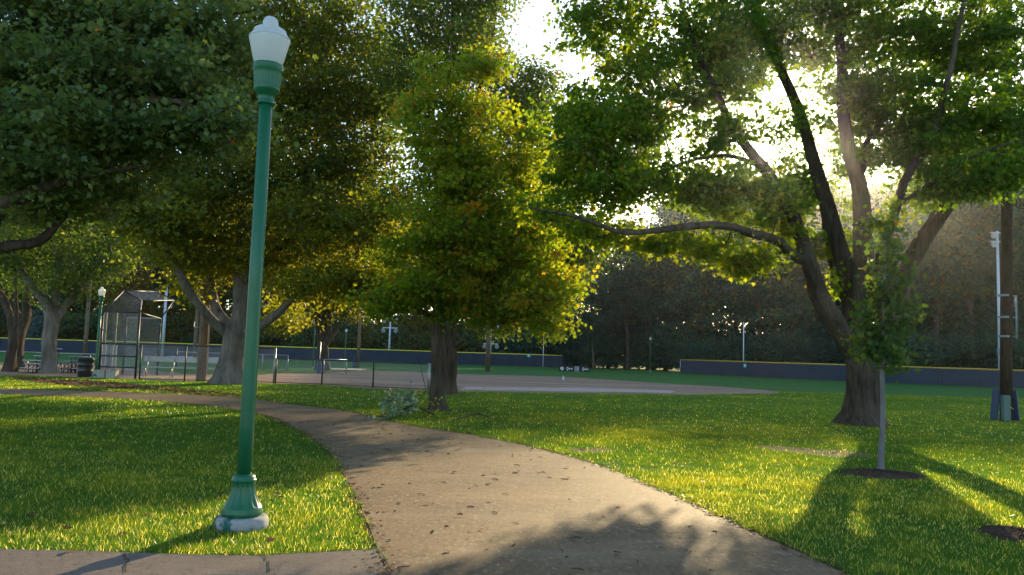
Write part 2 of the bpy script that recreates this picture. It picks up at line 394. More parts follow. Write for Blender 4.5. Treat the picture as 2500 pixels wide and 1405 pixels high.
def grow(limbs, pts, rg, tip=0.008, seg=0.5, expo=2.4, bias=0.25):
    """limbs: list of dense polylines [(P(n,3), r(n))]. pts: attractors. returns edges (P0,P1,r0,r1)"""
    N_ = [p for P, r in limbs for p in P]
    root = np.array(limbs[0][0][0])
    cost = []; acc = []
    for P, r in limbs:
        L = np.concatenate([[0], np.cumsum(np.linalg.norm(np.diff(P, axis=0), axis=1))])
        cost += list(L*0.0)
    nb = len(N_)
    cap = nb + len(pts)*8 + 10
    pos = np.zeros((cap, 3)); pos[:nb] = np.array(N_); par = np.full(cap, -1); w = np.zeros(cap)
    clen = np.zeros(cap); n = nb
    allowed = np.ones(cap, bool)
    # lower third of the first limb (bare trunk) never carries twigs
    order = np.argsort([np.min(np.linalg.norm(pos[:nb]-p, axis=1)) for p in pts])
    for i in order:
        p = pts[i]; dist = np.linalg.norm(pos[:n]-p, axis=1) + bias*clen[:n] + np.maximum(0, pos[:n, 2]-p[2])*0.6
        j = int(np.argmin(dist)); a = pos[j]; D = np.linalg.norm(p-a); k = max(1, min(7, int(D/seg)))
        prev = j
        sag = np.array([0, 0, 1])*D*0.10 + rg.normal(size=3)*D*0.05
        for q in range(1, k+1):
            t = q/k; x = a + (p-a)*t + sag*math.sin(PI*t)
            pos[n] = x; par[n] = prev; clen[n] = clen[prev] + D/k; prev = n; n += 1
    r = np.zeros(n); cnt = np.zeros(n)
    for i in range(n-1, nb-1, -1):
        if cnt[i] == 0: cnt[i] = tip**expo
        if par[i] >= nb: cnt[par[i]] += cnt[i]
    rr = cnt**(1/expo)
    i = np.arange(nb, n); p0 = pos[par[i]]; p1 = pos[i]
    r1 = rr[i]; r0 = np.where(par[i] >= nb, np.maximum(rr[par[i]], r1), r1*1.15)
    return p0, p1, np.minimum(r0, r1*1.6), r1, pos[nb:n]
def edges_geo(p0, p1, r0, r1, n=6):
    d = p1-p0; L = np.linalg.norm(d, axis=1, keepdims=True); d = d/np.maximum(L, 1e-6)
    ref = np.where(np.abs(d[:, 2:3]) < .9, np.array([[0, 0, 1.0]]), np.array([[1.0, 0, 0]]))
    u = np.cross(d, ref); u /= np.linalg.norm(u, axis=1, keepdims=True); w = np.cross(d, u)
    a = np.arange(n)*2*PI/n
    ring = u[:, None]*np.cos(a)[None, :, None] + w[:, None]*np.sin(a)[None, :, None]
    V = np.concatenate([p0[:, None]+ring*r0[:, None, None], p1[:, None]+ring*r1[:, None, None]], axis=1)
    m = len(p0); k = np.arange(n); k2 = (k+1) % n
    f = np.stack([k, k2, k2+n, k+n], axis=1)
    return V.reshape(-1, 3), (f[None]+(np.arange(m)*2*n)[:, None, None]).reshape(-1, 4)
def spline(pts, rads, step=0.35):
    P = np.array(pts, float); r = np.array(rads, float)
    Pp = np.vstack([2*P[0]-P[1], P, 2*P[-1]-P[-2]]); out = []; ro = []
    for i in range(len(P)-1):
        a, b, c, d = Pp[i:i+4]; L = np.linalg.norm(c-b); k = max(2, int(L/step))
        for q in range(k):
            t = q/k
            out.append(.5*((2*b)+(-a+c)*t+(2*a-5*b+4*c-d)*t*t+(-a+3*b-3*c+d)*t**3)); ro.append(r[i]*(1-t)+r[i+1]*t)
    out.append(P[-1]); ro.append(r[-1]); return np.array(out), np.array(ro)
def limb_geo(P, r, rg, n=16, knob=0.06, flare=None):
    d = np.gradient(P, axis=0); d /= np.linalg.norm(d, axis=1, keepdims=True)
    V = []; u = np.cross(d[0], [0.3, 1, 0.1]); u /= np.linalg.norm(u); a = np.arange(n)*2*PI/n
    ph = rg.uniform(0, 6, 4)
    if len(P) > 6 and r.max() < .5:
        jit = rg.normal(size=P.shape); jit = (jit + np.roll(jit, 1, 0) + np.roll(jit, 2, 0))/3; jit[:2] = 0; P = P + jit*np.minimum(r, .12)[:, None]*.55
    for i in range(len(P)):
        u = u - d[i]*np.dot(u, d[i]); u /= np.linalg.norm(u); w = np.cross(d[i], u)
        k = 1 + knob*np.sin(a*3+ph[0]+i*.35) + knob*.7*np.sin(a*5+ph[1]-i*.5) + rg.normal(size=n)*.012
        if flare is not None:
            f = max(0, 1-(P[i][2]-P[0][2])/flare)
            k = k*(1 + f**2*.28*np.abs(np.sin(a*2.5+ph[2])))
        V.append(P[i] + (u*np.cos(a)[:, None] + w*np.sin(a)[:, None])*(r[i]*k)[:, None])
    m = len(P); V = np.concatenate(V); k = np.arange(n); k2 = (k+1) % n
    f = np.stack([k, k2, k2+n, k+n], axis=1)
    return V, (f[None]+(np.arange(m-1)*n)[:, None, None]).reshape(-1, 4)
def join(parts):
    V = []; F = []; o = 0
    for v, f in parts: V.append(v); F.append(f+o); o += len(v)
    return np.concatenate(V), F

def sample_crown(ells, rg, z_min=1.6, shell=0.0, clump=None):
    """ells: (px,py,rx,ry,Y,dy,count) ellipsoids given by where they stand; returns attractors"""
    out = []
    for e in ells:
        px, py, rx, ry, Y, dy, c = e
        C = at(px, py, Y); s = Y/FPX
        q = rg.normal(size=(c, 3)); q /= np.linalg.norm(q, axis=1, keepdims=True)
        q *= (rg.uniform(0, 1, c)**(1/2.2)*rg.uniform(.75, 1.25, c))[:, None]
        out.append(C + q*np.array([rx*s, dy, ry*s]))
    P = np.concatenate(out); return P[P[:, 2] > z_min]

def tree(name, label, base, limbs, ells, leafm, barkm, per, leaf, sig, seed, maple=False, tintf=None, group=None, seg=0.5, tip=0.008, trunk_flare=1.2, zmin=1.6, up=0.5, cat='tree', flat=0.55, tmax=.88):
    rg = np.random.default_rng(seed)
    base = np.array(base); root = empty(name, base, label, cat, group)
    LP = []
    for i, (pts, rads) in enumerate(limbs):
        P, r = spline(pts, rads, 0.3); LP.append((P, r))
    A = sample_crown(ells, rg, zmin)
    # only upper parts of limbs carry twigs
    car = []
    for P, r in LP:
        k = P[:, 2] > zmin*0.9
        if k.sum() > 1: car.append((P[k], r[k]))
    p0, p1, r0, r1, nodes = grow(car, A, rg, tip=tip, seg=seg)
    geo = [limb_geo(P-base, r, rg, flare=trunk_flare if i == 0 else None) for i, (P, r) in enumerate(LP)]
    geo.append(edges_geo(p0-base, p1-base, r0, r1, 5))
    V, F = join(geo); np_mesh('trunk', V, F, barkm, root, smooth=True)
    # leaf sprays on the tips, fewer along the twigs
    c = np.repeat(A, per, axis=0); n = len(c)
    sgs = np.repeat(rg.uniform(.55, 1.35, len(A)), per)[:, None]
    off = rg.normal(size=(n, 3))*sig*sgs*np.array([1, 1, flat])
    P = c + off
    keep = P[:, 2] > zmin*0.75; P = P[keep]; off = off[keep]
    tb = np.repeat(rg.normal(0, .16, len(A)), per)[keep]
    V, Fc, k = leaf_geo(P-base, leaf, rg, maple, up=up, outward=off/max(sig, 1e-3)*.5)
    ti = rg.normal(.42, .16, len(P)) + tb
    if tintf is not None: ti = ti + tintf(P, rg)
    ti = np.where(rg.uniform(size=len(P)) < .0015, 1.0, np.clip(ti, 0, tmax))
    np_mesh('crown', V, Fc, leafm, root, tint=np.repeat(ti, k))
    return root

def L(pts, rads):           # limb from (px,py,Y) list
    return ([at(*p) for p in pts], rads)
def gy(px, py): return float(G(px, py)[1])
# ================================================================== setting
def poly_sheet(name, pxpts, z, mat, jitter=0.0, step=0.25, seed=0, world=False, thick=0.0):
    rg = np.random.default_rng(seed)
    W = [np.array(p, float) if world else G(*p)[:2] for p in pxpts]
    out = []
    for i in range(len(W)):
        a, b = W[i][:2], W[(i+1) % len(W)][:2]; D = np.linalg.norm(b-a); k = max(1, min(160, int(D/step)))
        nrm = np.array([-(b-a)[1], (b-a)[0]])/max(D, 1e-6)
        for q in range(k):
            t = q/k; out.append(a+(b-a)*t + nrm*(rg.normal()*jitter if q else 0))
    import bmesh
    bm = bmesh.new(); vs = [bm.verts.new((p[0], p[1], z)) for p in out]
    f = bm.faces.new(vs); f.normal_update()
    
    bmesh.ops.triangulate(bm, faces=bm.faces[:], ngon_method='EAR_CLIP')
    me = bpy.data.meshes.new(name); bm.to_mesh(me); bm.free(); me.materials.append(mat)
    o = bpy.data.objects.new(name, me); COL.objects.link(o); tag(o, kind='structure')
    return o, np.array(out)

def smooth_px(pts, k=6):
    P = np.array(pts, float); Pp = np.vstack([2*P[0]-P[1], P, 2*P[-1]-P[-2]]); o = []
    for i in range(len(P)-1):
        a, b, c, d = Pp[i:i+4]
        for q in range(k):
            t = q/k; o.append(tuple(.5*((2*b)+(-a+c)*t+(2*a-5*b+4*c-d)*t*t+(-a+3*b-3*c+d)*t**3)))
    o.append(tuple(P[-1])); return o

mb = MB(); mb.add([(-400, -60, 0), (400, -60, 0), (400, 600, 0), (-400, 600, 0)], [(0, 1, 2, 3)])
ground = mb.build('ground', MT['lawn']); tag(ground, kind='structure')

right_edge = smooth_px([(2130, 1440), (2000, 1375), (1820, 1293), (1640, 1210), (1440, 1131), (1200, 1072), (1000, 1040), (850, 1006), (720, 990), (600, 974), (500, 966), (400, 963)], 5)
left_edge = smooth_px([(-60, 962), (120, 968), (250, 973), (430, 985), (600, 1006), (680, 1030), (760, 1072), (815, 1118), (850, 1180), (893, 1270), (922, 1345)], 5)
path_px = right_edge + smooth_px([(400, 963), (240, 957), (0, 950), (-60, 949)], 3)[1:] + left_edge + [(962, 1440)]
path_o, path_w = poly_sheet('path', path_px, 0.012, MT['path'], 0.008, 0.12, 1)
walk_px = [(961, 1438), (921, 1346), (820, 1352), (640, 1362), (450, 1359), (250, 1352), (0, 1346), (-80, 1344), (-80, 1440)]
walk_o, walk_w = poly_sheet('walkway', walk_px, 0.016, MT['walk'], 0.004, 0.2, 2)
# worn soil edge beside the paving
def offset_poly(W, d):
    n = len(W); a = W[(np.arange(n)+1) % n]-W[np.arange(n)-1]; a /= np.maximum(np.linalg.norm(a, axis=1, keepdims=True), 1e-6)
    nn = np.stack([a[:, 1], -a[:, 0]], 1)
    area = .5*np.sum(W[:, 0]*np.roll(W[:, 1], -1)-np.roll(W[:, 0], -1)*W[:, 1])
    return W + nn*d*(1 if area > 0 else -1)
infield_px = smooth_px([(560, 934), (670, 938), (780, 941), (910, 950), (1050, 956), (1250, 959), (1500, 962), (1700, 964), (1860, 963), (1910, 961), (1880, 955), (1760, 945), (1620, 937), (1500, 929), (1380, 921), (1240, 917), (1120, 914), (1000, 909), (900, 906), (840, 909), (760, 913), (690, 912), (600, 921), (560, 934)], 3)[:-1]
inf_o, inf_w = poly_sheet('infield', infield_px, 0.006, MT['dirt'], 0.12, 0.6, 3)
dl_px = [(-80, 890), (-80, 918), (60, 917), (180, 922), (330, 927), (440, 932), (540, 934), (560, 925), (560, 917), (430, 912), (330, 899), (200, 891), (100, 888)]
dl_o, dl_w = poly_sheet('bleacher_yard', dl_px, 0.006, MT['dirt'], 0.1, 0.6, 4)
ld_px = smooth_px([(30, 922), (200, 931), (340, 941), (470, 953), (600, 966), (660, 974), (560, 971), (430, 962), (330, 953), (200, 946), (110, 937), (40, 929)], 3)
ld_o, ld_w = poly_sheet('dirt_track', ld_px, 0.006, MT['leafdirt'], 0.12, 0.4, 5)
ch_px = [(1130, 953), (1400, 957), (1640, 960), (1640, 955), (1400, 948), (1130, 945)]
ch_o, ch_w = poly_sheet('chalk_line', ch_px, 0.012, MT['chalk'], 0.10, 0.4, 6)
wh_px = [(790, 901), (880, 905), (900, 902), (790, 898)]
poly_sheet('infield_arc', wh_px, 0.014, MT['chalk'], 0.1, 0.5, 7)
# crumbled soil along both sides of the paving, under the grass edge
o = mb = None
for W_, nm in ((path_w, 'path_edge_soil'), (walk_w, 'walkway_edge_soil')):
    poly_sheet(nm, [tuple(p) for p in offset_poly(W_, .035)[::2]], 0.008, MT['mulch'], 0.012, 0.15, 8, world=True)
def crack(pxs, w, seed, nm='paving_crack'):
    rg = np.random.default_rng(seed); pts = []
    for i in range(len(pxs)-1):
        a, b = G(*pxs[i]), G(*pxs[i+1]); k = max(2, int(np.linalg.norm(b-a)/.05))
        for q in range(k): pts.append(a+(b-a)*q/k+np.array([rg.normal()*.008, rg.normal()*.012, 0]))
    v = []; f = []
    for i, p in enumerate(pts):
        ww = w*rg.uniform(.4, 1.2)
        v += [(p[0]-ww/2, p[1]-ww/3, .0215), (p[0]+ww/2, p[1]+ww/3, .0215)]
    for i in range(len(pts)-1): f.append((2*i, 2*i+1, 2*i+3, 2*i+2))
    tag(MB().add(v, f).build(nm, MT['black']), kind='structure')
crack([(921, 1347), (938, 1372), (950, 1392), (962, 1420)], .02, 1)
crack([(860, 1205), (1000, 1211), (1180, 1218), (1400, 1230), (1600, 1240)], .007, 2)
crack([(930, 1363), (1150, 1372), (1350, 1390)], .006, 3)
crack([(300, 1352), (310, 1375), (306, 1410)], .009, 4)
crack([(640, 1361), (655, 1385), (660, 1410)], .009, 5)
bare_o, bare_w = poly_sheet('bare_soil_patch', [(1830, 1088), (1900, 1090), (1990, 1098), (2060, 1100), (2120, 1108), (2125, 1117), (2040, 1118), (1960, 1110), (1880, 1101)], 0.006, MT['leafdirt'], 0.05, 0.15, 12)
bare2_o, bare2_w = poly_sheet('bare_soil_patch', [(1390, 1096), (1470, 1094), (1500, 1100), (1460, 1108), (1400, 1106)], 0.006, MT['leafdirt'], 0.04, 0.12, 13)
# mulch rings
def ring(cx, cy, r, z0, seed, name='mulch_ring', lab='dark mulch ring round the sapling stem'):
    rg = np.random.default_rng(seed); c = G(cx, cy); n = 48; vs = [(0, 0, z0)]; fs = []
    for j, (k, z) in enumerate(((.45, z0*.9), (.8, z0*.55), (1.0, 0.004))):
        for i in range(n):
            a = 2*PI*i/n; rr = r*k*(1+.05*math.sin(3*a+seed)+.04*math.sin(5*a)+rg.normal()*.02); vs.append((rr*math.cos(a)*1.1, rr*math.sin(a), z + rg.normal()*.008*(j < 2)))
    for i in range(n): fs.append((0, 1+i, 1+(i+1) % n))
    for j in range(2):
        for i in range(n): fs.append((1+j*n+i, 1+(j+1)*n+i, 1+(j+1)*n+(i+1) % n, 1+j*n+(i+1) % n))
    M_ = MB().add(vs, fs)
    for i in range(260):
        a = rg.uniform(0, 2*PI); q = r*rg.uniform(0, 1.12)**.7; x, y = q*math.cos(a)*1.1, q*math.sin(a); zz = max(.012, z0*(1-(q/r)**2)); l = rg.uniform(.015, .045); t = rg.uniform(0, PI)
        M_.box((x, y, zz+.004), (l, l*.35, .006), mat=Matrix.Rotation(t, 3, 'Z') @ Matrix.Rotation(rg.normal()*.4, 3, 'Y'))
    o = M_.build(name, MT['mulch'], None, False); o.location = (c[0], c[1], 0.0)
    tag(o, lab, 'mulch bed'); return c, r
mr1 = ring(2156, 1160, .52, .05, 1)
mr2 = ring(2490, 1308, .34, .05, 2, 'mulch_ring', 'dark mulch patch in the lawn at the right edge')

# ------------------------------------------------------------------ grass blades (nobody could count them)
def pip(P, poly):
    x, y = P[:, 0], P[:, 1]; ins = np.zeros(len(P), bool); n = len(poly)
    x1, y1 = poly[:, 0], poly[:, 1]; x2, y2 = np.roll(x1, -1), np.roll(y1, -1)
    for i in range(n):
        c = ((y1[i] > y) != (y2[i] > y))
        with np.errstate(divide='ignore', invalid='ignore'):
            t = x < (x2[i]-x1[i])*(y-y1[i])/(y2[i]-y1[i])+x1[i]
        ins ^= (c & t)
    return ins
def thin(poly, k): return poly[::k]
P_path = thin(offset_poly(path_w, -0.015), 2); P_walk = thin(walk_w, 1)
def vnoise(P, s, seed):
    rg = np.random.default_rng(seed); g = rg.uniform(size=(128, 128)); x = (P[:, 0]/s) % 127; y = (P[:, 1]/s) % 127
    i, j = x.astype(int), y.astype(int); fx, fy = x-i, y-j; fx = fx*fx*(3-2*fx); fy = fy*fy*(3-2*fy)
    return (g[i, j]*(1-fx)+g[i+1, j]*fx)*(1-fy)+(g[i, j+1]*(1-fx)+g[i+1, j+1]*fx)*fy
def blades():
    rg = np.random.default_rng(11); Vs = []; ts = []; nt_ = 0
    for (y0, y1, dens, wd_, h) in ((4.6, 7.5, 8500, .0042, .040), (7.5, 11, 5200, .006, .040), (11, 17, 2300, .010, .040), (17, 27, 820, .017, .040), (27, 42, 270, .030, .040)):
        hw = 1.0 if y1 < 18 else .86
        area = hw*(y1*y1-y0*y0)
        n = int(area*dens); u = rg.uniform(size=n); y = np.sqrt(y0*y0+u*(y1*y1-y0*y0)); x = (rg.uniform(-hw, hw, n))*y
        P = np.stack([x, y], 1)
        J = np.stack([vnoise(P+50, .16, 41)-.5, vnoise(P+50, .16, 42)-.5], 1)*.11 + np.stack([vnoise(P+50, .9, 43)-.5, vnoise(P+50, .9, 44)-.5], 1)*.08
        k = ~pip(P+J, P_path)
        if y0 < 9: k &= ~pip(P+J*.8, P_walk)
        if y0 > 20:
            for q in (inf_w, dl_w, ld_w): k &= ~pip(P, thin(q, 3))
        for c, r in (mr1, mr2): k &= (np.hypot(P[:, 0]-c[0], P[:, 1]-c[1]) > r*1.0)
        lc = G(588, 1290); k &= np.hypot(P[:, 0]-lc[0], P[:, 1]-lc[1]) > .215
        P = P[k]; v = vnoise(P, .22, 3)*.6+vnoise(P, 1.1, 4)*.4
        if 9 < y0+4 < 25:
            for q in (bare_w, bare2_w): kk = ~(pip(P, q) & (rg.uniform(size=len(P)) < .75)); P = P[kk]; v = v[kk]
        bare = vnoise(P, 2.3, 9)*.6+vnoise(P, .5, 19)*.4
        k = rg.uniform(size=len(P)) > np.clip((bare-.70)*5, 0, .6); P = P[k]; v = v[k]
        n = len(P); hh = h*(.55+.8*v)*rg.uniform(.6, 1.35, n); a = rg.uniform(0, 2*PI, n); la = rg.uniform(0, 2*PI, n); lean = hh*rg.uniform(.1, .9, n)
        w = wd_*rg.uniform(.6, 1.2, n)
        b = np.stack([P[:, 0], P[:, 1], np.zeros(n)], 1); s = np.stack([np.cos(a), np.sin(a), np.zeros(n)], 1)*w[:, None]*.5
        t = b + np.stack([np.cos(la)*lean, np.sin(la)*lean, hh], 1)
        V = np.stack([b-s, b+s, t], 1); Vs.append(V.reshape(-1, 3))
        tt = .2 + .6*v + rg.normal(0, .13, n) + np.where(vnoise(P, 3.1, 33) > .62, .12, 0); tt = np.where(rg.uniform(size=n) < (.075 if y0 < 9 else .03 if y0 < 20 else .008), 1, np.clip(tt, 0, .93)); ts.append(tt)  # a share of blades goes pale to paint the lawn's sparkle
    V = np.concatenate(Vs); F = np.arange(len(V)).reshape(-1, 3)
    o = np_mesh('grass', V, F, MT['blade'], None, tint=np.concatenate(ts)); tag(o, 'short green lawn grass beside the path', 'grass', kind='stuff')
    print('blades', len(F))
blades()

# ------------------------------------------------------------------ fallen leaves and bits
def litter():
    rg = np.random.default_rng(5); pts = []; siz = []; 
    edges = np.concatenate([path_w])
    # along the edges of the path
    idx = rg.integers(0, len(edges), 3600); E = edges[idx] + rg.normal(0, .06, (3600, 2)); E = E[(E[:, 1] < 26) & (E[:, 1] > 4.5)]
    pts.append(E); siz.append(rg.uniform(.012, .045, len(E)))
    # bits strewn over the paving
    n = 900; y = np.sqrt(rg.uniform(25, 24*24, n)); x = rg.uniform(-.7, .6, n)*y; P = np.stack([x, y], 1); P = P[pip(P, path_w[::2])]
    pts.append(P); siz.append(rg.uniform(.008, .030, len(P)))
    # leaves lying in the lawn
    n = 1500; y = np.sqrt(rg.uniform(25, 34*34, n)); x = rg.uniform(-.7, .7, n)*y; P = np.stack([x, y], 1)
    pts.append(P); siz.append(rg.uniform(.03, .075, n))
    # dirt track drifts
    n = 1500; a = ld_w.min(0); b = ld_w.max(0); P = rg.uniform(a, b, (n*4, 2)); P = P[pip(P, ld_w[::2])][:n]
    pts.append(P); siz.append(rg.uniform(.07, .14, len(P)))
    P2 = np.concatenate(pts); S = np.concatenate(siz)
    on = pip(P2, path_w[::2]) | pip(P2, walk_w)
    z = np.where(on, .024, .034); P3 = np.column_stack([P2, z])
    V, Fc, k = leaf_geo(P3, 1.0, rg, True, up=.72, droop=0)
    V = V.reshape(-1, 10, 3); V = (V-P3[:, None])*S[:, None, None]/1.0 + P3[:, None]; V[:, :, 2] = np.maximum(V[:, :, 2], np.where(on, .0185, .02)[:, None])
    o = np_mesh('fallen_leaves', V.reshape(-1, 3), Fc, MT['leaf_dead'], None, tint=np.repeat(rg.beta(1.3, 1.6, len(P3)), k))
    tag(o, 'dry brown leaves scattered over path and lawn', 'fallen leaves', kind='stuff')
    # twigs and acorn crumbs on the path
    mb = MB(); n = 0
    while n < 90:
        y = math.sqrt(rg.uniform(25, 400)); x = rg.uniform(-.4, .5)*y
        if not pip(np.array([[x, y]]), path_w[::3])[0]: continue
        n += 1; a = rg.uniform(0, PI); l = rg.uniform(.02, .11); r = rg.uniform(.002, .006)
        mb.tube([(x, y, .017), (x+math.cos(a)*l*.5, y+math.sin(a)*l*.5, .022), (x+math.cos(a+.3)*l, y+math.sin(a+.3)*l, .018)], [r, r, r*.6], 5)
    o = mb.build('path_debris', MT['bark'], None, True); tag(o, 'small dark twigs strewn on the paving', 'twigs', kind='stuff')
litter()

# ================================================================== lamp posts
def lamp_post():
    b = G(589, 1288); Y = b[1]
    def z(py): return float(at(589+(1288-py)*.0565, py, Y)[2])
    root = empty('street_lamp', (b[0], b[1], 0), 'large green lamp post with frosted acorn globe beside the near path', 'street lamp')
    zt = z(1258)
    MB().lathe([(.215, -.02), (.218, zt*.2), (.214, zt*.72), (.20, zt*.93), (.17, zt), (.02, zt)], 40).build('footing', MT['footing'], root, True)
    z0, z1 = zt, z(1157)
    h = z1-z0
    prof = [(.150, z0), (.163, z0+.012), (.166, z0+.035), (.158, z0+.05), (.160, z0+.06), (.150, z0+.075)]
    for i in range(1, 15):
        t = i/14; r = .150 - (.150-.092)*(1-(1-t)**2.1); prof.append((r, z0+.075+(h-.135)*t))
    prof += [(.100, z1-.055), (.102, z1-.045), (.094, z1-.040), (.094, z1-.03), (.085, z1-.012), (.066, z1), (.05, z1+.002)]
    def fl(zz):
        t = (zz-(z0+.08))/(h-.15)
        return (14, .010 if 0.03 < t < .97 else 0)
    MB().lathe(prof, 112, fl).build('base', MT['green'], root, True)
    zp0, zp1 = z1, z(252)
    MB().lathe([(.060, zp0-.005), (.0595, zp0+.4), (.058, (zp0+zp1)/2), (.055, zp1)], 28).build('pole', MT['green'], root, True)
    ca, cb, cc, cd, ce = z(256), z(232), z(222), z(168), z(160)
    prof = [(.05, ca-.004), (.076, ca), (.078, ca+.014), (.068, ca+.022), (.068, cb-.01), (.082, cb), (.104, cc-.006), (.110, cc+.008)]
    for i in range(8): t = (i+1)/9; prof.append((.110+.012*t**2, cc+.008+(cd-cc-.03)*t))
    prof += [(.128, cd-.02), (.130, cd-.008), (.124, cd-.004), (.128, cd+.006), (.128, ce), (.117, ce+.004), (.10, ce+.004)]
    def fl2(zz): return (28, .006 if cc+.02 < zz < cd-.03 else 0)
    MB().lathe(prof, 112, fl2).build('capital', MT['green'], root, True)
    # acorn globe: two walls so that it has thickness
    g0, g1 = ce, z(101)
    H = g1-g0
    outer = [(.110, g0-.01), (.116, g0+H*.05), (.128, g0+H*.18), (.140, g0+H*.4), (.152, g0+H*.65), (.165, g0+H*.88), (.172, g1), (.172, g1+.015)]
    gl = MB().lathe(outer, 192, lambda q: (48, .0022))
    globe = gl.build('globe', MT['globe'], root, True)
    c0 = g1+.012; zc1, zc2, zc3 = z(84), z(71), z(41)
    cap = [(.172, c0), (.176, c0+.008), (.170, c0+.018), (.158, c0+.034), (.150, zc1-.004), (.139, zc1), (.140, zc1+.010), (.136, zc1+.030), (.118, zc2-.006), (.092, zc2+.004), (.070, zc2+.012), (.064, zc2+.022)]
    for i in range(1, 11):
        t = i/10; cap.append((max(.004, .066*math.sqrt(max(0, 1-t**3.0))), zc2+.03+(zc3-zc2-.03)*t))
    MB().lathe(cap, 48).build('cap', MT['clear'], root, True)
    bl = MB().lathe([(.03, g0-.005), (.032, g0+.05), (.022, g0+.06), (.03, g0+.10), (.038, g0+.15), (.03, g0+.2), (.01, g0+.225)], 20)
    bl.build('bulb', MT['white'], root, True)
    return root, zc3
lamp, LH = lamp_post()
def more_lamp(px, py, hpx, lab):
    b = G(px, py); H = float(at(px, py-hpx, b[1])[2]); c = copy_tree(lamp); c.location = (b[0], b[1], 0); c.scale = (H/LH,)*3
    c['label'] = lab; c['group'] = 'lamp posts along the park paths'; return c
lamp['group'] = 'lamp posts along the park paths'
more_lamp(233, 924, 224, 'small dark green lamp post beside the black trash cans')
more_lamp(764, 899, 120, 'distant lamp post in front of the far forked tree')
more_lamp(842, 888, 85, 'tiny far lamp post above the fence, left of the wooden pole')
more_lamp(1587, 908, 86, 'far lamp post standing against the dark woods between the two outfield fences')

# ================================================================== poles
def wood_pole(px, py, wpx, top, lab, mat='pole_wood', extra=None, lean=0.0):
    b = G(px, py); r = wpx/2*b[1]/FPX; r0 = empty('utility_pole', (b[0], b[1], 0), lab, 'pole', 'wooden utility poles round the ball field')
    MB().tube([(0, 0, -.05), (lean*.3, 0, top*.3), (lean, 0, top)], [r, r*.97, r*.78], 20).build('shaft', MT[mat], r0, True)
    return r0, b, r
# right hand pole
rp, b, r = wood_pole(2456, 1028, 27, 15.0, 'dark thick wooden utility pole with conduit and boxes at the right edge', 'pole_dark', lean=.35)
Y = b[1]
def lz(px, py): return float(at(px, py, Y)[2])
cx = r+.13
m = MB()
m.tube([(cx+.06, -.02, lz(2475, 828)), (cx+.07, -.02, lz(2475, 722))], .028, 8)
m.build('conduit', MT['box_grey'], rp, True)
for py in (722, 775, 822):
    m = MB(); z0 = lz(2460, py)
    m.lathe([(r*1.0, z0-.03), (r*1.06, z0-.03), (r*1.06, z0+.03), (r*1.0, z0+.03)], 24); m.box((r+.08, -.02, z0), (.2, .03, .03))
    m.build('bracket', MT['box_grey'], rp)
hz = lz(2443, 965)
m = MB(); m.box((-.16, -r-.09, hz/2+.01), (.21, .16, hz), bev=.012); m.box((-.16, -r-.175, hz*.70), (.19, .012, hz*.5), bev=.004); m.box((-.16, -r-.175, hz*.22), (.19, .012, hz*.38), bev=.004)
m.build('electrical_box', MT['box_green'], rp)
for s, xo in ((-1, -.30), (1, .27)):
    m = MB(); m.box((xo, .02, .46), (.07, .34, .92), mat=Matrix.Rotation(s*-.10, 3, 'Y'), bev=.03); m.build('pad', MT['blue_pad'], rp)
MB().tube([(r*1.1, -r*.5, .35), (0, -r*1.25, .42), (-r*.5, -r*1.25, .5)], .012, 6).build('cable', MT['yellow'], rp, True)
# pole left of the big forked tree
lp, b, r = wood_pole(490, 931, 23, 8.6, 'grey brown wooden pole with conduit left of the forked tree')
MB().tube([(r+.05, -.05, .3), (r+.05, -.05, 8.3)], .03, 8).build('conduit', MT['galv'], lp, True)
m = MB(); Yp = b[1]; m.tube([(-.42, 0, float(at(480, 786, Yp)[2])), (-.42, 0, float(at(480, 799, Yp)[2])), (-.1, 0, float(at(480, 799, Yp)[2]))], .02, 6); m.build('bracket', MT['galv'], lp, True)
wood_pole(474, 882, 9, 12.0, 'far grey wooden pole behind the left chain-link fence', 'pole_wood')
wood_pole(206, 876, 10, 7.2, 'weathered wooden pole rising behind the dark trash cans', 'pole_wood')
pp, b, r = wood_pole(873, 899, 8, 5.2, 'slim wooden pole with a blue pad at the infield edge', 'pole_wood')
MB().box((-.28, -.1, .45), (.22, .3, .9), bev=.04).build('pad', MT['blue_pad'], pp)
wood_pole(1190, 908, 12, 9.0, 'wooden pole on the field right of the mid tree trunks', 'pole_wood')
# padded goal post beside the far forked tree
b = G(779, 913); r0 = empty('padded_post', b, 'short blue padded post in front of the far forked tree', 'padded post')
MB().tube([(0, 0, 0), (0, 0, 1.9)], .03, 8).build('post', MT['galv'], r0, True); MB().box((0, 0, .44), (.28, .22, .86), bev=.05).build('pad', MT['blue_pad'], r0)

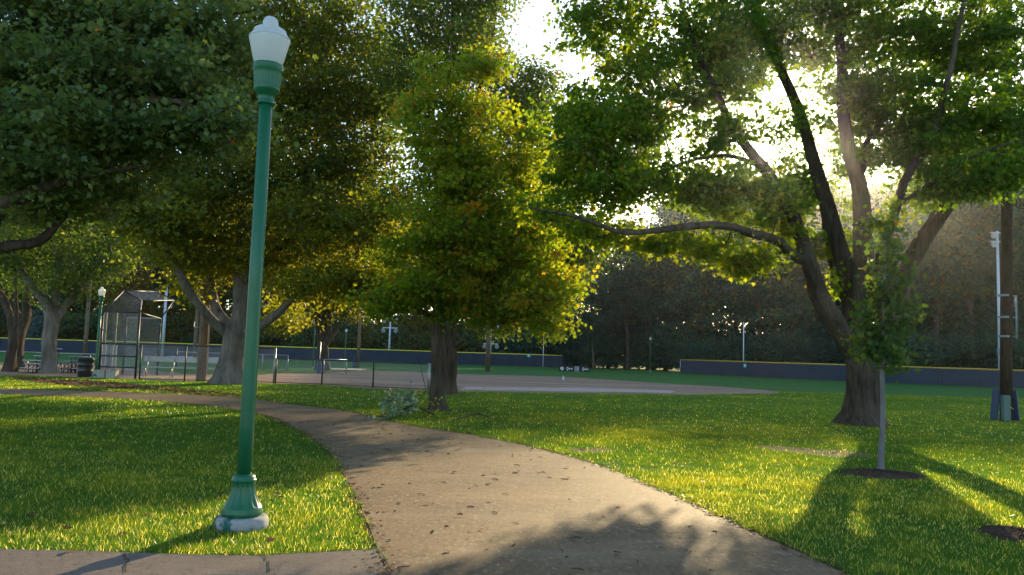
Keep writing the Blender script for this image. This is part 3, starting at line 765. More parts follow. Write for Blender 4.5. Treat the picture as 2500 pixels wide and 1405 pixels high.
def light_pole(px, Y, toppy, wpx, lab, arms=2, lamps=True, box=None, r=None):
    b = at(px, 880, Y); top = float(at(px, toppy, Y)[2]); root = empty('floodlight_pole', (b[0], Y, 0), lab, 'floodlight', 'floodlight poles beyond the fence')
    r = wpx/2*Y/FPX
    MB().tube([(0, 0, 0), (0, 0, top)], [r, r*.7], 14).build('mast', MT['steel_white'], root, True)
    if lamps:
        s = Y/FPX
        for k in range(arms):
            za = top-.15-k*22*s
            MB().box((0, 0, za), (36*s, .09, .1)).build('crossarm', MT['steel_white'], root)
            for q in (-1, 1):
                x = q*15*s; lm = MB(); 
                prof = [(.05, 0), (.12, .05), (.23, .2), (.28, .36), (.27, .38)]
                Rt = Matrix.Rotation(math.radians(100), 3, 'X') @ Matrix.Identity(3)
                t = MB().lathe(prof, 18); lm.add([tuple(Rt @ Vector(v) + Vector((x, -.1, za-.3))) for v in t.v], t.f)
                h = lm.build('lamp_head', MT['galv'], root, True)
                MB().tube([(x, 0, za), (x, -.05, za-.3)], .03, 6).build('hanger', MT['galv'], h)
    if box:
        zb = float(at(px, box, Y)[2]); MB().box((-.18, -r-.1, zb), (.36, .25, .62), bev=.02).build('control_box', MT['box_grey'], root)
    return root
light_pole(2441, 74, 565, 8, 'pale blue floodlight pole with four lamps beside the thick dark pole', box=858)
light_pole(395, 94, 700, 8, 'white floodlight mast seen behind the batting backstop', lamps=False)
light_pole(949, 103, 776, 6, 'pale floodlight mast beyond the fence left of the mid tree')
light_pole(1197, 104, 793, 4, 'pale floodlight mast behind the wooden pole on the field', arms=3)

def foul_pole(px, Y, toppy, lab, sp, lab2):
    b = at(px, 880, Y); top = float(at(px, toppy, Y)[2]); o = empty('foul_pole', (b[0], Y, 0), lab, 'foul pole')
    MB().tube([(0, 0, 0), (0, 0, top)], [.055, .05], 10).build('post', MT['steel_white'], o, True); MB().lathe([(.05, top), (.07, top+.01), (.06, top+.05), (.01, top+.07)], 12).build('cap', MT['yellow'], o, True)
def yfence(px):       # distance of the outfield fence behind a photo column (outside edge)
    return float(np.interp(px, [p[0] for p in FB], [G(*p)[1] for p in FB]))

# ================================================================== outfield fences
FB = [(-160, 857), (0, 860), (238, 866), (450, 872), (670, 878), (860, 884), (1050, 889), (1200, 893), (1300, 896), (1372, 898)]
FR = [(1661, 912), (1760, 917), (1913, 925), (1979, 928), (2150, 935), (2300, 942), (2500, 950), (2700, 958)]
def outfield(name, pts, lab, capmat, height, postcap=True, panel=4.0, seed=0, cap=True):
    W = [G(*p) for p in pts]; root = empty(name, W[0], lab, 'fence'); o0 = W[0]
    ptsw = []
    for i in range(len(W)-1):
        D = np.linalg.norm(W[i+1]-W[i]); k = max(1, int(round(D/panel)))
        for q in range(k): ptsw.append(W[i]+(W[i+1]-W[i])*q/k)
    ptsw.append(W[-1]); ptsw = [p-o0 for p in ptsw]
    rg = np.random.default_rng(seed); v = []; f = []
    # billowing cloth, a fine strip mesh along the fence
    cs = []
    for i in range(len(ptsw)-1):
        a, b = ptsw[i], ptsw[i+1]; nn = np.array([-(b-a)[1], (b-a)[0], 0]); nn /= np.linalg.norm(nn)
        for q in range(8):
            t = q/8; cs.append(a+(b-a)*t + nn*math.sin(PI*t)*rg.uniform(-.02, .12) - nn*0.03)
    cs.append(ptsw[-1]); nz = 5
    for c in cs:
        for j in range(nz): v.append((c[0]+rg.normal()*.01, c[1]+rg.normal()*.015, .04+(height-.10)*j/(nz-1)))
    for i in range(len(cs)-1):
        for j in range(nz-1): f.append((i*nz+j, (i+1)*nz+j, (i+1)*nz+j+1, i*nz+j+1))
    MB().add(v, f).build('windscreen', MT['screen'], root, True)
    if cap:
        m = MB(); m.tube([(p[0], p[1], height + .01*math.sin(i*1.7)) for i, p in enumerate(ptsw)], .062, 8); m.build('cap_rail', capmat, root, True)
    for p in ptsw[::2]:
        if len([c for c in root.children if c.name.startswith('post')]) > 60: break
        MB().tube([(p[0], p[1]+.09, 0), (p[0], p[1]+.09, height-.05)], .035, 6).build('post', MT['dark_metal'], root, True)
    return root, ptsw, o0
of, _, _ = outfield('outfield_fence', FB, 'long dark blue windscreen fence with yellow cap behind the left field', MT['yellow'], 1.56, seed=1)
cap_backlit = paint_mat('backlit_yellow_cap', (0.55, 0.36, 0.03), 0.5, 0, .12)  # yellow cap in a deeper orange tone, backlight put into the colour
orr, _, _ = outfield('outfield_fence', FR, 'dark blue windscreen fence with yellow cap coloured as backlit at the right side', cap_backlit, 1.5, seed=2)
for p in FR[1:-1] + [(1835, 921), (2075, 932), (2390, 946)]:
    q_ = G(*p)-G(*FR[0]); MB().tube([(q_[0], q_[1]-.07, 0), (q_[0], q_[1]-.07, 1.42)], .022, 6).build('seam', MT['dark_metal'], orr, True)
for p in FB[1:-1] + [(120, 863), (350, 869), (560, 875), (770, 881), (950, 886), (1130, 891), (1250, 894.5)]:
    q_ = G(*p)-G(*FB[0]); MB().tube([(q_[0], q_[1]-.09, 0), (q_[0], q_[1]-.09, 1.48)], .024, 6).build('seam', MT['dark_metal'], of, True)
b = G(1661, 912); MB().tube([(0, 0, 0), (0, 0, 1.56)], .06, 10).build('end_post', MT['galv'], orr, True)
# sagging uncapped panel, then the short end panel
outfield('sagging_screen', [(1374, 898), (1410, 897)], 'sagging grey screen without cap between the yellow capped panels', MT['galv'], 1.28, seed=4, cap=False)
se, _, o0 = outfield('screen_panel', [(1411, 896), (1435, 896)], 'short end panel with yellow cap and white post above the black banner', MT['yellow'], 1.35, seed=5)
e = G(1435, 896)-o0; MB().tube([(e[0], e[1]-.1, 0), (e[0], e[1]-.1, 1.5)], .075, 10).build('end_post', MT['white'], se, True)
foul_pole(1815, G(1815, 920)[1]+.6, 788, 'tall thin white foul pole behind the right fence', 0, '')
foul_pole(1326, G(1326, 897)[1]+.6, 822, 'thin white foul pole above the left fence near its end', 0, '')
def dist_sign(px, py, Y, w, h, lab):
    b = at(px, py, Y); o = empty('distance_sign', b, lab, 'sign', 'teal signs on the outfield fences')
    MB().box((0, 0, 0), (w, .04, h), bev=.01).build('panel', MT['teal'], o)
    m = MB(); t = .02
    for x in (-.2, 0, .2):     # unreadable pale figures, as the photo shows them
        m.box((x*w, -.025, 0), (w*.13, .006, h*.45))
    m.build('marking', MT['logo_white'], o)
dist_sign(1820, 893, G(1820, 920)[1]-.35, .42, .40, 'teal sign on the right fence below the foul pole')
dist_sign(1291, 869, G(1291, 896)[1]-.35, .42, .36, 'teal sign near the end of the left fence')
dist_sign(105, 838, G(105, 863)[1]-.35, .40, .32, 'teal sign on the left fence between the left tree trunks')

# black banner boards with white lettering
def text_mesh(name, s, size, mat, parent, loc, sx=1.0, depth=.006):
    cu = bpy.data.curves.new(name, 'FONT'); cu.body = s; cu.size = size; cu.align_x = 'CENTER'; cu.align_y = 'CENTER'; cu.extrude = depth; cu.offset = .008
    o = bpy.data.objects.new(name, cu); COL.objects.link(o)
    dg = bpy.context.evaluated_depsgraph_get(); me = bpy.data.meshes.new_from_object(o.evaluated_get(dg)); bpy.data.objects.remove(o)
    me.materials.clear(); me.materials.append(mat); q = bpy.data.objects.new(name, me); COL.objects.link(q); q.parent = parent
    q.rotation_euler = (PI/2, 0, 0); q.location = loc; q.scale = (sx, 1, 1); return q
b0, b1 = G(1365, 907), G(1440, 909); Yb = b0[1]; s = Yb/FPX
cb = (b0+b1)/2; bn = empty('banner_board', (cb[0], Yb, 0), 'low black sponsor board with white lettering at the fence gap', 'banner')
hb = 13*s; xs = lambda px: float(at(px, 900, Yb)[0]-cb[0])
for (a, c, mt) in ((1364.5, 1402, 'black'), (1402, 1414, 'grey_board'), (1414, 1440, 'black')):
    MB().box(((xs(a)+xs(c))/2, 0, hb/2+.02), (xs(c)-xs(a)-.01, .06, hb), bev=.01).build('panel', MT[mt], bn)
def ringm(cx, rx, rz, th, disk=False):
    m = MB(); n = 28; v = []; f = []
    for i in range(n):
        a = 2*PI*i/n; 
        for k in ((1, 0) if disk else (1, 1-th)): v.append((cx+rx*k*math.cos(a), -.038, hb/2+.02+rz*k*math.sin(a)))
    for i in range(n): f.append((2*i, 2*((i+1) % n), 2*((i+1) % n)+1, 2*i+1))
    return m.add(v, f)
ringm(xs(1372), .165, .165, .3, True).build('logo', MT['logo_white'], bn)
MB().add([(xs(1372)-.09, -.043, hb/2-.05), (xs(1372), -.043, hb/2+.15), (xs(1372)+.09, -.043, hb/2-.05), (xs(1372), -.043, hb/2+.02)], [(0, 3, 1), (3, 2, 1)]).build('logo', MT['black'], bn)
ringm(xs(1385.5), .085, .17, .42).build('logo', MT['logo_white'], bn)
text_mesh('lettering', 'ALPHA', .185, MT['logo_white'], bn, (xs(1393), -.036, hb/2+.01), .68)
text_mesh('lettering', 'I', .26, MT['logo_white'], bn, (xs(1411), -.036, hb/2+.02))
ringm(xs(1424), .085, .17, .42).build('logo', MT['logo_white'], bn)
text_mesh('lettering', 'ALPHA', .185, MT['logo_white'], bn, (xs(1431.5), -.036, hb/2+.01), .68)
b = G(1375, 929); o = empty('marker_bottle', b, 'small white bottle standing on the infield edge', 'bottle')
MB().lathe([(.05, 0), (.06, .01), (.06, .17), (.03, .21), (.03, .24), (.01, .245)], 16).build('body', MT['white'], o, True)
MB().lathe([(.033, .235), (.033, .27), (.01, .275)], 12).build('cap', MT['white'], o, True)

# ================================================================== chain-link fences
def chain(m, a, b, z0, z1, pitch=.07, r=.0022):
    """a,b ends (x,y); real diagonal wires"""
    a = np.array(a, float); b = np.array(b, float); D = np.linalg.norm(b-a); u = (b-a)/D; h = z1-z0
    n = np.array([-u[1], u[0]])
    def seg(s0, t0, s1, t1, off):
        p = np.array([*(a+u*s0+n*off), z0+t0]); q = np.array([*(a+u*s1+n*off), z0+t1]); m.tube([p, q], r, 3, False)
    k = int((D+h)/pitch)
    for i in range(1, k):
        c = i*pitch
        s0, t0 = (c, 0) if c <= D else (D, c-D); s1, t1 = (c-h, h) if c-h >= 0 else (0, c)
        seg(s0, t0, s1, t1, .002)
        seg(D-s0, t0, D-s1, t1, -.002)
def chain_fence(name, posts, z1, lab, mat='dark_metal', rails=(1.0,), pr=.03, mesh=True, group=None, pitch=.075, bottom=True, lastpost=None):
    W = [G(*p) for p in posts]; root = empty(name, W[0], lab, 'fence', group); o0 = W[0]
    P = [(w-o0)[:2] for w in W]
    for i, p in enumerate(P):
        MB().tube([(p[0], p[1], -.02), (p[0], p[1], z1+.02)], pr*(1.5 if lastpost and i in lastpost else 1), 10).build('post', MT[mat if not (lastpost and i in lastpost) else 'galv'], root, True)
    for k in rails:
        MB().tube([(p[0], p[1], z1*k) for p in P], pr*.75, 8).build('rail', MT[mat], root, True)
    if bottom: MB().tube([(p[0], p[1], .05) for p in P], pr*.5, 6).build('rail', MT[mat], root, True)
    if mesh:
        m = MB()
        for i in range(len(P)-1): chain(m, P[i]+np.array([0, .035]), P[i+1]+np.array([0, .035]), .05, z1-.02, pitch, .0026)
        m.build('mesh', MT['galv'], root)
    return root
chain_fence('chain_link_fence', [(340, 928), (450, 931), (560, 934), (668, 937)], 1.44, 'tall chain-link fence behind the forked tree with the aluminium bench inside', lastpost=(3,))
lf = chain_fence('chain_link_fence', [(672, 937), (785, 941), (910, 947), (1045, 954)], 1.03, 'low dark chain-link fence along the infield, ending at the mid tree', lastpost=(3,))
b = G(1043, 951)-G(672, 937); b = b[:2]
b2 = G(1030, 950)-G(672, 937)
MB().tube([(b[0]-.06, b[1]-.05, .02), (b[0]-.42, b[1]-.05, 1.33)], .018, 6).build('prop_stick', MT['dark_metal'], lf)
chain_fence('chain_link_fence', [(790, 913), (845, 913)], 0.86, 'short far fence panel right of the blue padded post', pitch=.12, mat='galv')
chain_fence('chain_link_fence', [(430, 897), (500, 900), (560, 902), (640, 905), (702, 906)], 1.0, 'pale far rail fence behind the aluminium bench and forked tree', pitch=.14, mat='galv')
chain_fence('chain_link_fence', [(300, 896), (385, 897), (430, 898)], 1.25, 'dark far fence section seen through the backstop', pitch=.14)

# ================================================================== backstop
def backstop():
    A = G(240, 923); B = G(327, 926); Y = A[1]; root = empty('backstop', A, 'batting backstop cage of chain-link with angled hood behind the small lamp', 'backstop')
    Yc = Y+4.5; Bx = B.copy(); Bx[1] = Y
    a = np.zeros(3); b = Bx-A; b[2] = 0
    c = np.array([*(at(384, 900, Yc)[:2]), 0])-A; c[2] = 0
    d = np.array([*(at(300, 900, Yc)[:2]), 0])-A; d[2] = 0
    hz = float(at(283, 762, Y)[2]); hz2 = float(at(340, 777, Yc)[2])
    T = {}
    hoodA = np.array([*at(303, 710, Y+2.2)])-A; hoodB = np.array([*at(346, 735, Y+2.2)])-A; hoodC = np.array([*at(425, 734, Yc+1.5)])-A; hoodD = np.array([*at(385, 713, Yc+1.5)])-A
    def up(p, z): return (p[0], p[1], z)
    for p, z in ((a, hz), (b, hz), (c, hz2), (d, hz2)):
        MB().tube([up(p, 0), up(p, z)], .045, 10).build('post', MT['dark_metal'], root, True)
    def rail(p, q, r=.032, mt='dark_metal'): MB().tube([p, q], r, 8).build('rail', MT[mt], root, True)
    for z in (hz, float(at(283, 840, Y)[2]), float(at(283, 870, Y)[2]), float(at(283, 897, Y)[2])): rail(up(a, z), up(b, z))
    rail(up(d, hz2), up(c, hz2), mt='galv'); rail(up(d, hz2*.5), up(c, hz2*.5)); rail(up(b, hz), up(c, hz2))
    rail(up(a, hz), hoodA); rail(up(b, hz), hoodB); rail(hoodA, hoodB); rail(hoodA, hoodD); rail(hoodB, hoodC); rail(up(c, hz2), hoodC); rail(hoodD, hoodC)
    m = MB()
    chain(m, a[:2], b[:2], .05, hz, .07, .003); m.build('mesh', MT['galv'], root)
    m = MB(); chain(m, d[:2], c[:2], .05, hz2, .10, .003); m.build('mesh', MT['galv'], root)
    # hood cloth of fine mesh (woven strips)
    m = MB()
    P0, P1, P2, P3 = [np.array(x, float) for x in (up(a, hz), up(b, hz), hoodB, hoodA)]
    n = 20
    for i in range(n+1):
        t = i/n; m.tube([P0+(P1-P0)*t, P3+(P2-P3)*t], .002, 3, False)
    for i in range(14):
        t = i/14; m.tube([P0+(P3-P0)*t, P1+(P2-P1)*t], .002, 3, False)
    Q0, Q1, Q2, Q3 = P3, P2, np.array(hoodC), np.array(hoodD)
    for i in range(16):
        t = i/16; m.tube([Q0+(Q1-Q0)*t, Q3+(Q2-Q3)*t], .003, 3, False)
    for i in range(12):
        t = i/12; m.tube([Q0+(Q3-Q0)*t, Q1+(Q2-Q1)*t], .003, 3, False)
    m.build('hood', MT['galv'], root)
    # boarded lower panels and their supports
    s = Y/FPX
    x0, x1 = at(240, 880, Y+.5)[0]-A[0], at(284, 880, Y+.5)[0]-A[0]
    z1, z0 = float(at(262, 842, Y+.5)[2]), float(at(262, 902, Y+.5)[2])
    k = 5; w = (x1-x0)/k
    m = MB()
    for i in range(k): m.box((x0+w*(i+.5), .5, (z0+z1)/2), (w-.02, .05, z1-z0), bev=.008)
    m.build('board_panel', MT['grey_board'], root)
    for px in (257, 282):
        x = at(px, 800, Y+.7)[0]-A[0]; MB().box((x, .7, hz*.5), (.10, .10, hz), bev=.02).build('upright', MT['dark_metal'], root)
    x0, x1 = at(240, 910, Y-.1)[0]-A[0], at(292, 910, Y-.1)[0]-A[0]
    return root, A, x0, x1, Y
bs, A, x0, x1, Yk = backstop()
o = empty('concrete_block', (A[0]+(x0+x1)/2, Yk-.35, 0), 'tan concrete block at the foot of the backstop', 'block')
MB().box((-.19, 0, .17), (.46, .4, .34), bev=.02).build('block', MT['concrete'], o); MB().box((.25, .03, .175), (.40, .36, .35), bev=.02).build('block', MT['concrete'], o)

# ================================================================== bench, bleachers, bins, tarp
def bench(px0, px1, py, lab, group=None, back=True, seat=.45):
    a, b = G(px0, py), G(px1, py+(px1-px0)*.03); Y = a[1]; c = (a+b)/2; c[1] = Y; Lh = b[0]-a[0]
    o = empty('bench', c, lab, 'bench', group)
    MB().box((0, 0, seat), (Lh, .26, .045), bev=.01).build('seat', MT['alu'], o)
    if back: MB().box((0, .28, seat+.36), (Lh, .05, .24), bev=.01).build('backrest', MT['alu'], o)
    n = 4
    for i in range(n):
        x = -Lh/2+.2+(Lh-.4)*i/(n-1); m = MB(); m.tube([(x, -.15, 0), (x, 0, seat-.02), (x, .15, 0)], .022, 6)
        if back: m.tube([(x, .15, 0), (x, .25, seat+.45)], .02, 6)
        m.build('leg', MT['galv'], o, True)
bench(342, 560, 921, 'long aluminium player bench behind the chain-link fence')
def bleacher(px, py, wpx, rows, lab, rowh=.34):
    b = G(px, py); s = b[1]/FPX; w = wpx*s; o = empty('bleacher', b, lab, 'bleachers', 'small aluminium bleachers by the trees', rz=-.12)
    nf = 4
    for k in range(rows):
        z = .30+k*rowh; y = k*.5
        MB().box((0, y, z+.12), (w, .24, .04), bev=.006).build('seat', MT['alu'], o)
        MB().box((0, y-.28, z-.08), (w, .24, .035), bev=.006).build('footboard', MT['alu'], o)
    for i in range(nf):
        x = -w/2+.12+(w-.24)*i/(nf-1); m = MB(); D = (rows-1)*.5+.1
        m.tube([(x, -.3, 0), (x, D, 0)], .02, 5)
        for k in range(rows): m.tube([(x, k*.5, 0), (x, k*.5, .30+k*rowh+.1)], .022, 5)
        m.tube([(x, -.2, .15), (x, D, .25+(rows-1)*rowh)], .02, 5); m.tube([(x, 0, .3), (x, D, 0)], .016, 5)
        m.build('frame', MT['dark_metal'], o, True)
    m = MB(); zz = .30+(rows-1)*rowh+.12
    m.build('brace', MT['dark_metal'], o) if m.v else None
    return o
bleacher(85, 911, 48, 3, 'three-row bleacher left of the pale tree trunk')
bleacher(170, 911, 44, 2, 'low two-row bleacher right of the pale tree trunk')
bench(-40, 232, 898, 'very long silver bench behind the left tree trunks', back=False, seat=.85)
bench(55, 200, 906, 'silver bench plank seen between the left trunks', back=False, seat=.5)
def bin_(px, py, wpx, hpx, lab, lid=True):
    b = G(px, py); s = b[1]/FPX; r = wpx/2*s; h = hpx*s; o = empty('trash_can', b, lab, 'trash can', 'black trash cans by the small lamp post')
    MB().lathe([(r*.85, 0), (r*.9, .02), (r*.93, h*.3), (r*.96, h*.32), (r*.94, h*.34), (r*.97, h*.62), (r, h*.64), (r*.98, h*.66), (r, h*.9), (r*1.06, h*.92), (r*1.06, h*.96), (r*.98, h*.97)], 28).build('drum', MT['black_plastic'], o, True)
    MB().lathe([(r*1.02, h*.965), (r*1.0, h*1.0), (r*.5, h*1.04), (.02, h*1.05)], 28).build('lid', MT['black_plastic'], o, True)
bin_(207, 921, 36, 46, 'black trash can left of the small lamp post')
bin_(248, 917, 28, 40, 'black trash can partly behind the small lamp post')
q = [G(400, 884), G(556, 889), G(560, 878), G(402, 873)]
c = sum(q)/4; o = empty('tarp', c, 'pale blue white tarp spread on the field behind the bench', 'tarp')
vs = [(p-c) for p in q]; vs = [(v[0], v[1], .0) for v in vs]+[(v[0]*.99, v[1]*.99, .12) for v in vs]
rgt = np.random.default_rng(3)
nx, ny = 40, 16; v = []; f = []
for j in range(ny):
    for i in range(nx):
        s_, t_ = i/(nx-1), j/(ny-1); p = (q[0]*(1-s_)+q[1]*s_)*(1-t_)+(q[3]*(1-s_)+q[2]*s_)*t_-c
        e_ = min(s_, 1-s_, t_, 1-t_); v.append((p[0], p[1], .02+min(.16, e_*3)+rgt.normal()*.02*(e_ > 0)))
for j in range(ny-1):
    for i in range(nx-1): f.append((j*nx+i, j*nx+i+1, (j+1)*nx+i+1, (j+1)*nx+i))
MB().add(v, f).build('sheet', paint_mat('tarp_blue', (.50, .62, .74), .5, 0, .06), o, True)
# ================================================================== trees
g = gy
# --- big right-hand tree
yb = g(2104, 1038)
def big_tree():
    b = G(2104, 1038); Y = yb
    limbs = [
        L([(2104, 1042, Y), (2105, 1010, Y), (2106, 960, Y), (2104, 900, Y), (2098, 850, Y), (2090, 790, Y+.2), (2080, 700, Y+.3), (2052, 610, Y+.5), (2012, 480, Y+.8), (1985, 390, Y+1), (1950, 270, Y+1.2), (1880, 110, Y+1.4), (1830, -20, Y+1.5), (1780, -200, Y+1.5)],
          [.60, .46, .405, .39, .39, .34, .27, .215, .19, .17, .14, .11, .09, .04]),
        L([(2096, 880, Y), (2060, 815, Y-.3), (2010, 740, Y-.6), (1985, 680, Y-.8), (1960, 590, Y-1), (1920, 500, Y-1.2), (1868, 410, Y-1.5), (1800, 320, Y-1.8), (1740, 200, Y-2), (1690, 90, Y-2), (1640, -60, Y-2)],
          [.26, .25, .24, .215, .17, .155, .14, .10, .08, .06, .03]),
        L([(1985, 670, Y-.8), (1965, 640, Y-1), (1920, 612, Y-1.8), (1860, 580, Y-2.6), (1790, 556, Y-3.3), (1700, 549, Y-3.9), (1600, 562, Y-4.4), (1500, 562, Y-4.7), (1410, 530, Y-4.9), (1290, 508, Y-5.0)],
          [.13, .12, .11, .10, .09, .075, .06, .05, .035, .014]),
        L([(2092, 820, Y+.1), (2104, 720, Y-.2), (2108, 640, Y-.4), (2095, 520, Y-.5), (2078, 400, Y-.6), (2062, 260, Y-.6), (2052, 120, Y-.6), (2046, -60, Y-.5), (2040, -260, Y)],
          [.27, .265, .25, .21, .18, .14, .12, .09, .04]),
        L([(2068, 740, Y+.3), (2040, 690, Y+1.2), (2030, 640, Y+1.6), (2010, 540, Y+2), (1990, 440, Y+2.4), (1960, 340, Y+2.8)],
          [.10, .09, .085, .075, .06, .03]),
        L([(2122, 860, Y), (2170, 770, Y+.2), (2205, 690, Y+.3), (2245, 600, Y+.4), (2300, 520, Y+.5), (2360, 430, Y+.6), (2410, 370, Y+.5), (2480, 315, Y+.2), (2580, 250, Y)],
          [.24, .24, .235, .225, .18, .15, .12, .09, .04]),
        L([(2258, 590, Y+.4), (2285, 500, Y+1), (2300, 430, Y+1.3), (2340, 300, Y+1.6), (2370, 150, Y+2), (2400, 0, Y+2)],
          [.14, .13, .10, .08, .06, .03]),
        L([(2112, 790, Y-.1), (2140, 680, Y-.8), (2160, 580, Y-1.2), (2198, 480, Y-1.5), (2250, 380, Y-1.8), (2290, 290, Y-2), (2320, 170, Y-2.2), (2350, 20, Y-2.3), (2380, -150, Y-2.3)],
          [.15, .13, .12, .105, .09, .075, .06, .05, .02]),
        L([(2195, 500, Y-1.5), (2240, 470, Y-1.9), (2290, 440, Y-2.3), (2380, 380, Y-2.8), (2480, 345, Y-3.2)], [.06, .05, .04, .03, .014]),
        L([(2200, 250, Y), (2130, 330, Y), (2100, 430, Y-.4)][::-1], [.09, .07, .03]),
        L([(1870, 412, Y-1.5), (1790, 385, Y-2), (1700, 390, Y-2.4), (1620, 420, Y-2.8), (1560, 470, Y-3)], [.06, .05, .04, .03, .012]),
    ]
    E = [ # px,py,rx,ry,Y,dy,n
        (1500, 60, 110, 90, Y-1.5, 2, 34), (1420, 60, 60, 60, Y-2, 1.5, 12), (1390, 290, 60, 80, Y-2.4, 1.5, 20), (1400, 560, 60, 30, Y-3.2, 1.0, 7), (1330, 520, 50, 22, Y-3.4, .8, 8), (1470, 330, 105, 90, Y-2, 2, 60), (1420, 420, 80, 80, Y-2.5, 2, 34), (1510, 450, 120, 70, Y-2, 1.8, 48),
        (1570, 220, 110, 110, Y-1.5, 2, 55), (1600, 330, 60, 70, Y-1, 2, 18), (1720, 90, 140, 110, Y-1.5, 2.5, 90), (1740, 230, 90, 50, Y-1.5, 2, 28), (1770, 330, 65, 60, Y-2, 2, 22),
        (1900, 60, 120, 90, Y, 2.5, 60), (1830, 160, 60, 60, Y+.5, 2, 20), (2000, 60, 90, 120, Y, 2.5, 44), (2130, 90, 110, 120, Y, 2.5, 70), (2150, 250, 90, 90, Y-.5, 2, 48), (2060, 240, 60, 90, Y-.3, 2, 24), (2170, 340, 80, 50, Y, 2, 26), (2090, 380, 50, 60, Y+1, 1.5, 12),
        (2300, 90, 100, 130, Y-.5, 2.5, 62), (2310, 300, 110, 90, Y-1, 2.5, 66), (2230, 380, 80, 50, Y-1, 2, 24), (2430, 120, 110, 130, Y-.5, 2.5, 62), (2440, 300, 90, 80, Y-1, 2.5, 48), (2460, 400, 90, 45, Y-2, 2, 34), (2330, 440, 80, 45, Y-2, 2, 26), (2270, 480, 45, 30, Y-1.5, 1, 8), (2420, 450, 45, 25, Y-2, 1, 12),
        (1600, 590, 110, 26, Y-3, 1.0, 17), (1470, 575, 60, 26, Y-3.4, 1.0, 9), (1840, 635, 75, 36, Y-1.6, 1.2, 24), (1720, 595, 60, 40, Y-2.3, 1.0, 12), (1770, 470, 120, 60, Y-1.4, 1.8, 52), (1650, 450, 90, 40, Y-1.8, 1.6, 24), (1900, 520, 80, 60, Y-1, 2, 30), (1960, 470, 60, 50, Y+2, 1.5, 16), (1890, 300, 50, 80, Y+1.2, 1.5, 9), (1925, 420, 50, 40, Y+1.5, 1.2, 8), (1960, 330, 26, 60, Y+2.4, 1, 4), (2010, 610, 35, 60, Y+1.5, 1, 12), (1950, 590, 40, 50, Y+1.8, 1, 9), (2060, 560, 26, 60, Y+1.2, 1, 6), (2160, 520, 36, 36, Y-1.5, .8, 5), (2050, 700, 26, 30, Y+.3, .6, 4),
        (1700, -170, 330, 150, Y-1, 3.5, 130), (2150, -190, 330, 170, Y, 3.5, 130), (2520, -100, 200, 200, Y, 3, 60), (1950, -420, 380, 120, Y, 3, 70), (2680, 250, 140, 140, Y-.5, 2.5, 30)]
    # never where the sun stands between the limbs
    tree('maple_tree', 'big spreading maple with a thick many-limbed trunk, sun glaring through it', b, limbs, E, MT['leaf_big'], MT['bark'], 66, .118, .25, 21, maple=True,
         tintf=lambda P, r: np.where((P[:, 0] < 3.2) & (P[:, 2] > 5.5), .18, 0.0) + np.where(P[:, 0] > 12, -.12, 0) + np.clip((5.6-P[:, 2])*.3, 0, .38), up=.42, flat=.45)  # low leaves tinted yellower, painting sunlight on the hanging sprays
big_tree()
# --- mid tree with autumn tinge
def mid_tree():
    Y = g(1070, 1003); b = G(1070, 1003)
    limbs = [L([(1070, 1008, Y), (1068, 985, Y), (1068, 950, Y), (1069, 860, Y), (1070, 760, Y), (1073, 640, Y), (1080, 500, Y), (1088, 350, Y+.2), (1095, 200, Y+.2), (1100, 110, Y)], [.28, .215, .195, .185, .165, .135, .10, .075, .045, .015]),
             L([(1068, 775, Y), (1030, 765, Y), (1000, 745, Y-.3), (960, 728, Y-.6), (920, 715, Y-.8)], [.07, .065, .05, .035, .014]),
             L([(1072, 760, Y), (1130, 715, Y-.3), (1200, 690, Y-.5), (1290, 690, Y-.8), (1360, 720, Y-1)], [.06, .055, .04, .025, .01]),
             L([(1072, 640, Y), (1130, 600, Y+.6), (1210, 560, Y+1), (1310, 530, Y+1.2), (1390, 520, Y+1.2)], [.06, .05, .04, .025, .012]),
             L([(1070, 790, Y), (1120, 770, Y-.2), (1180, 770, Y-.4), (1230, 790, Y-.6)], [.035, .03, .02, .01])]
    E = [(1110, 190, 120, 80, Y, 1.3, 30), (1200, 130, 80, 60, Y+.3, 1.1, 10), (1150, 300, 160, 80, Y, 1.7, 66), (1150, 400, 165, 80, Y, 1.7, 95), (1170, 500, 190, 80, Y, 2, 110), (1190, 600, 210, 75, Y, 2.2, 120), (1060, 560, 100, 70, Y-1, 1.5, 44),
         (1230, 680, 165, 60, Y-.4, 2, 84), (1000, 700, 100, 45, Y-.6, 1.6, 40), (1330, 740, 70, 45, Y-.9, 1.1, 26), (1250, 765, 90, 48, Y-.6, 1.4, 34), (1345, 800, 40, 34, Y-1, .8, 10), (1130, 760, 60, 36, Y-.4, 1.2, 14), (925, 750, 55, 30, Y-.8, 1.0, 10), (1285, 320, 60, 60, Y+.2, 1.2, 14), (1010, 260, 40, 60, Y, .8, 8), (1120, 720, 60, 50, Y-.4, 1.3, 20), (960, 745, 50, 25, Y-.6, .8, 9), (1050, 330, 50, 80, Y, 1.2, 20), (1300, 560, 90, 60, Y+.5, 1.6, 34), (1270, 420, 60, 60, Y+.3, 1.2, 20), (1380, 690, 40, 50, Y-.6, .8, 10), (960, 620, 50, 60, Y, 1, 12)]
    def tf(P, r):
        # the upper left of this crown has turned
        q = np.clip((P[:, 2]-4.2)/3.5, 0, 1)*np.clip(.6-(P[:, 0]-(b[0]))*.22, 0, 1)
        return q*(.08+.38*(r.uniform(size=len(P)) < .16)) + np.where(vnoise(P[:, :2]*1.0+50, .8, 2) > .6, .12, 0)
    tree('maple_tree', 'slender mid-lawn maple turning orange at the top beside the path', b, limbs, E, MT['leaf_mid'], MT['bark'], 62, .108, .24, 22, maple=True, tintf=tf, trunk_flare=.7, zmin=1.7, up=.45, flat=.45, tmax=.97)
mid_tree()
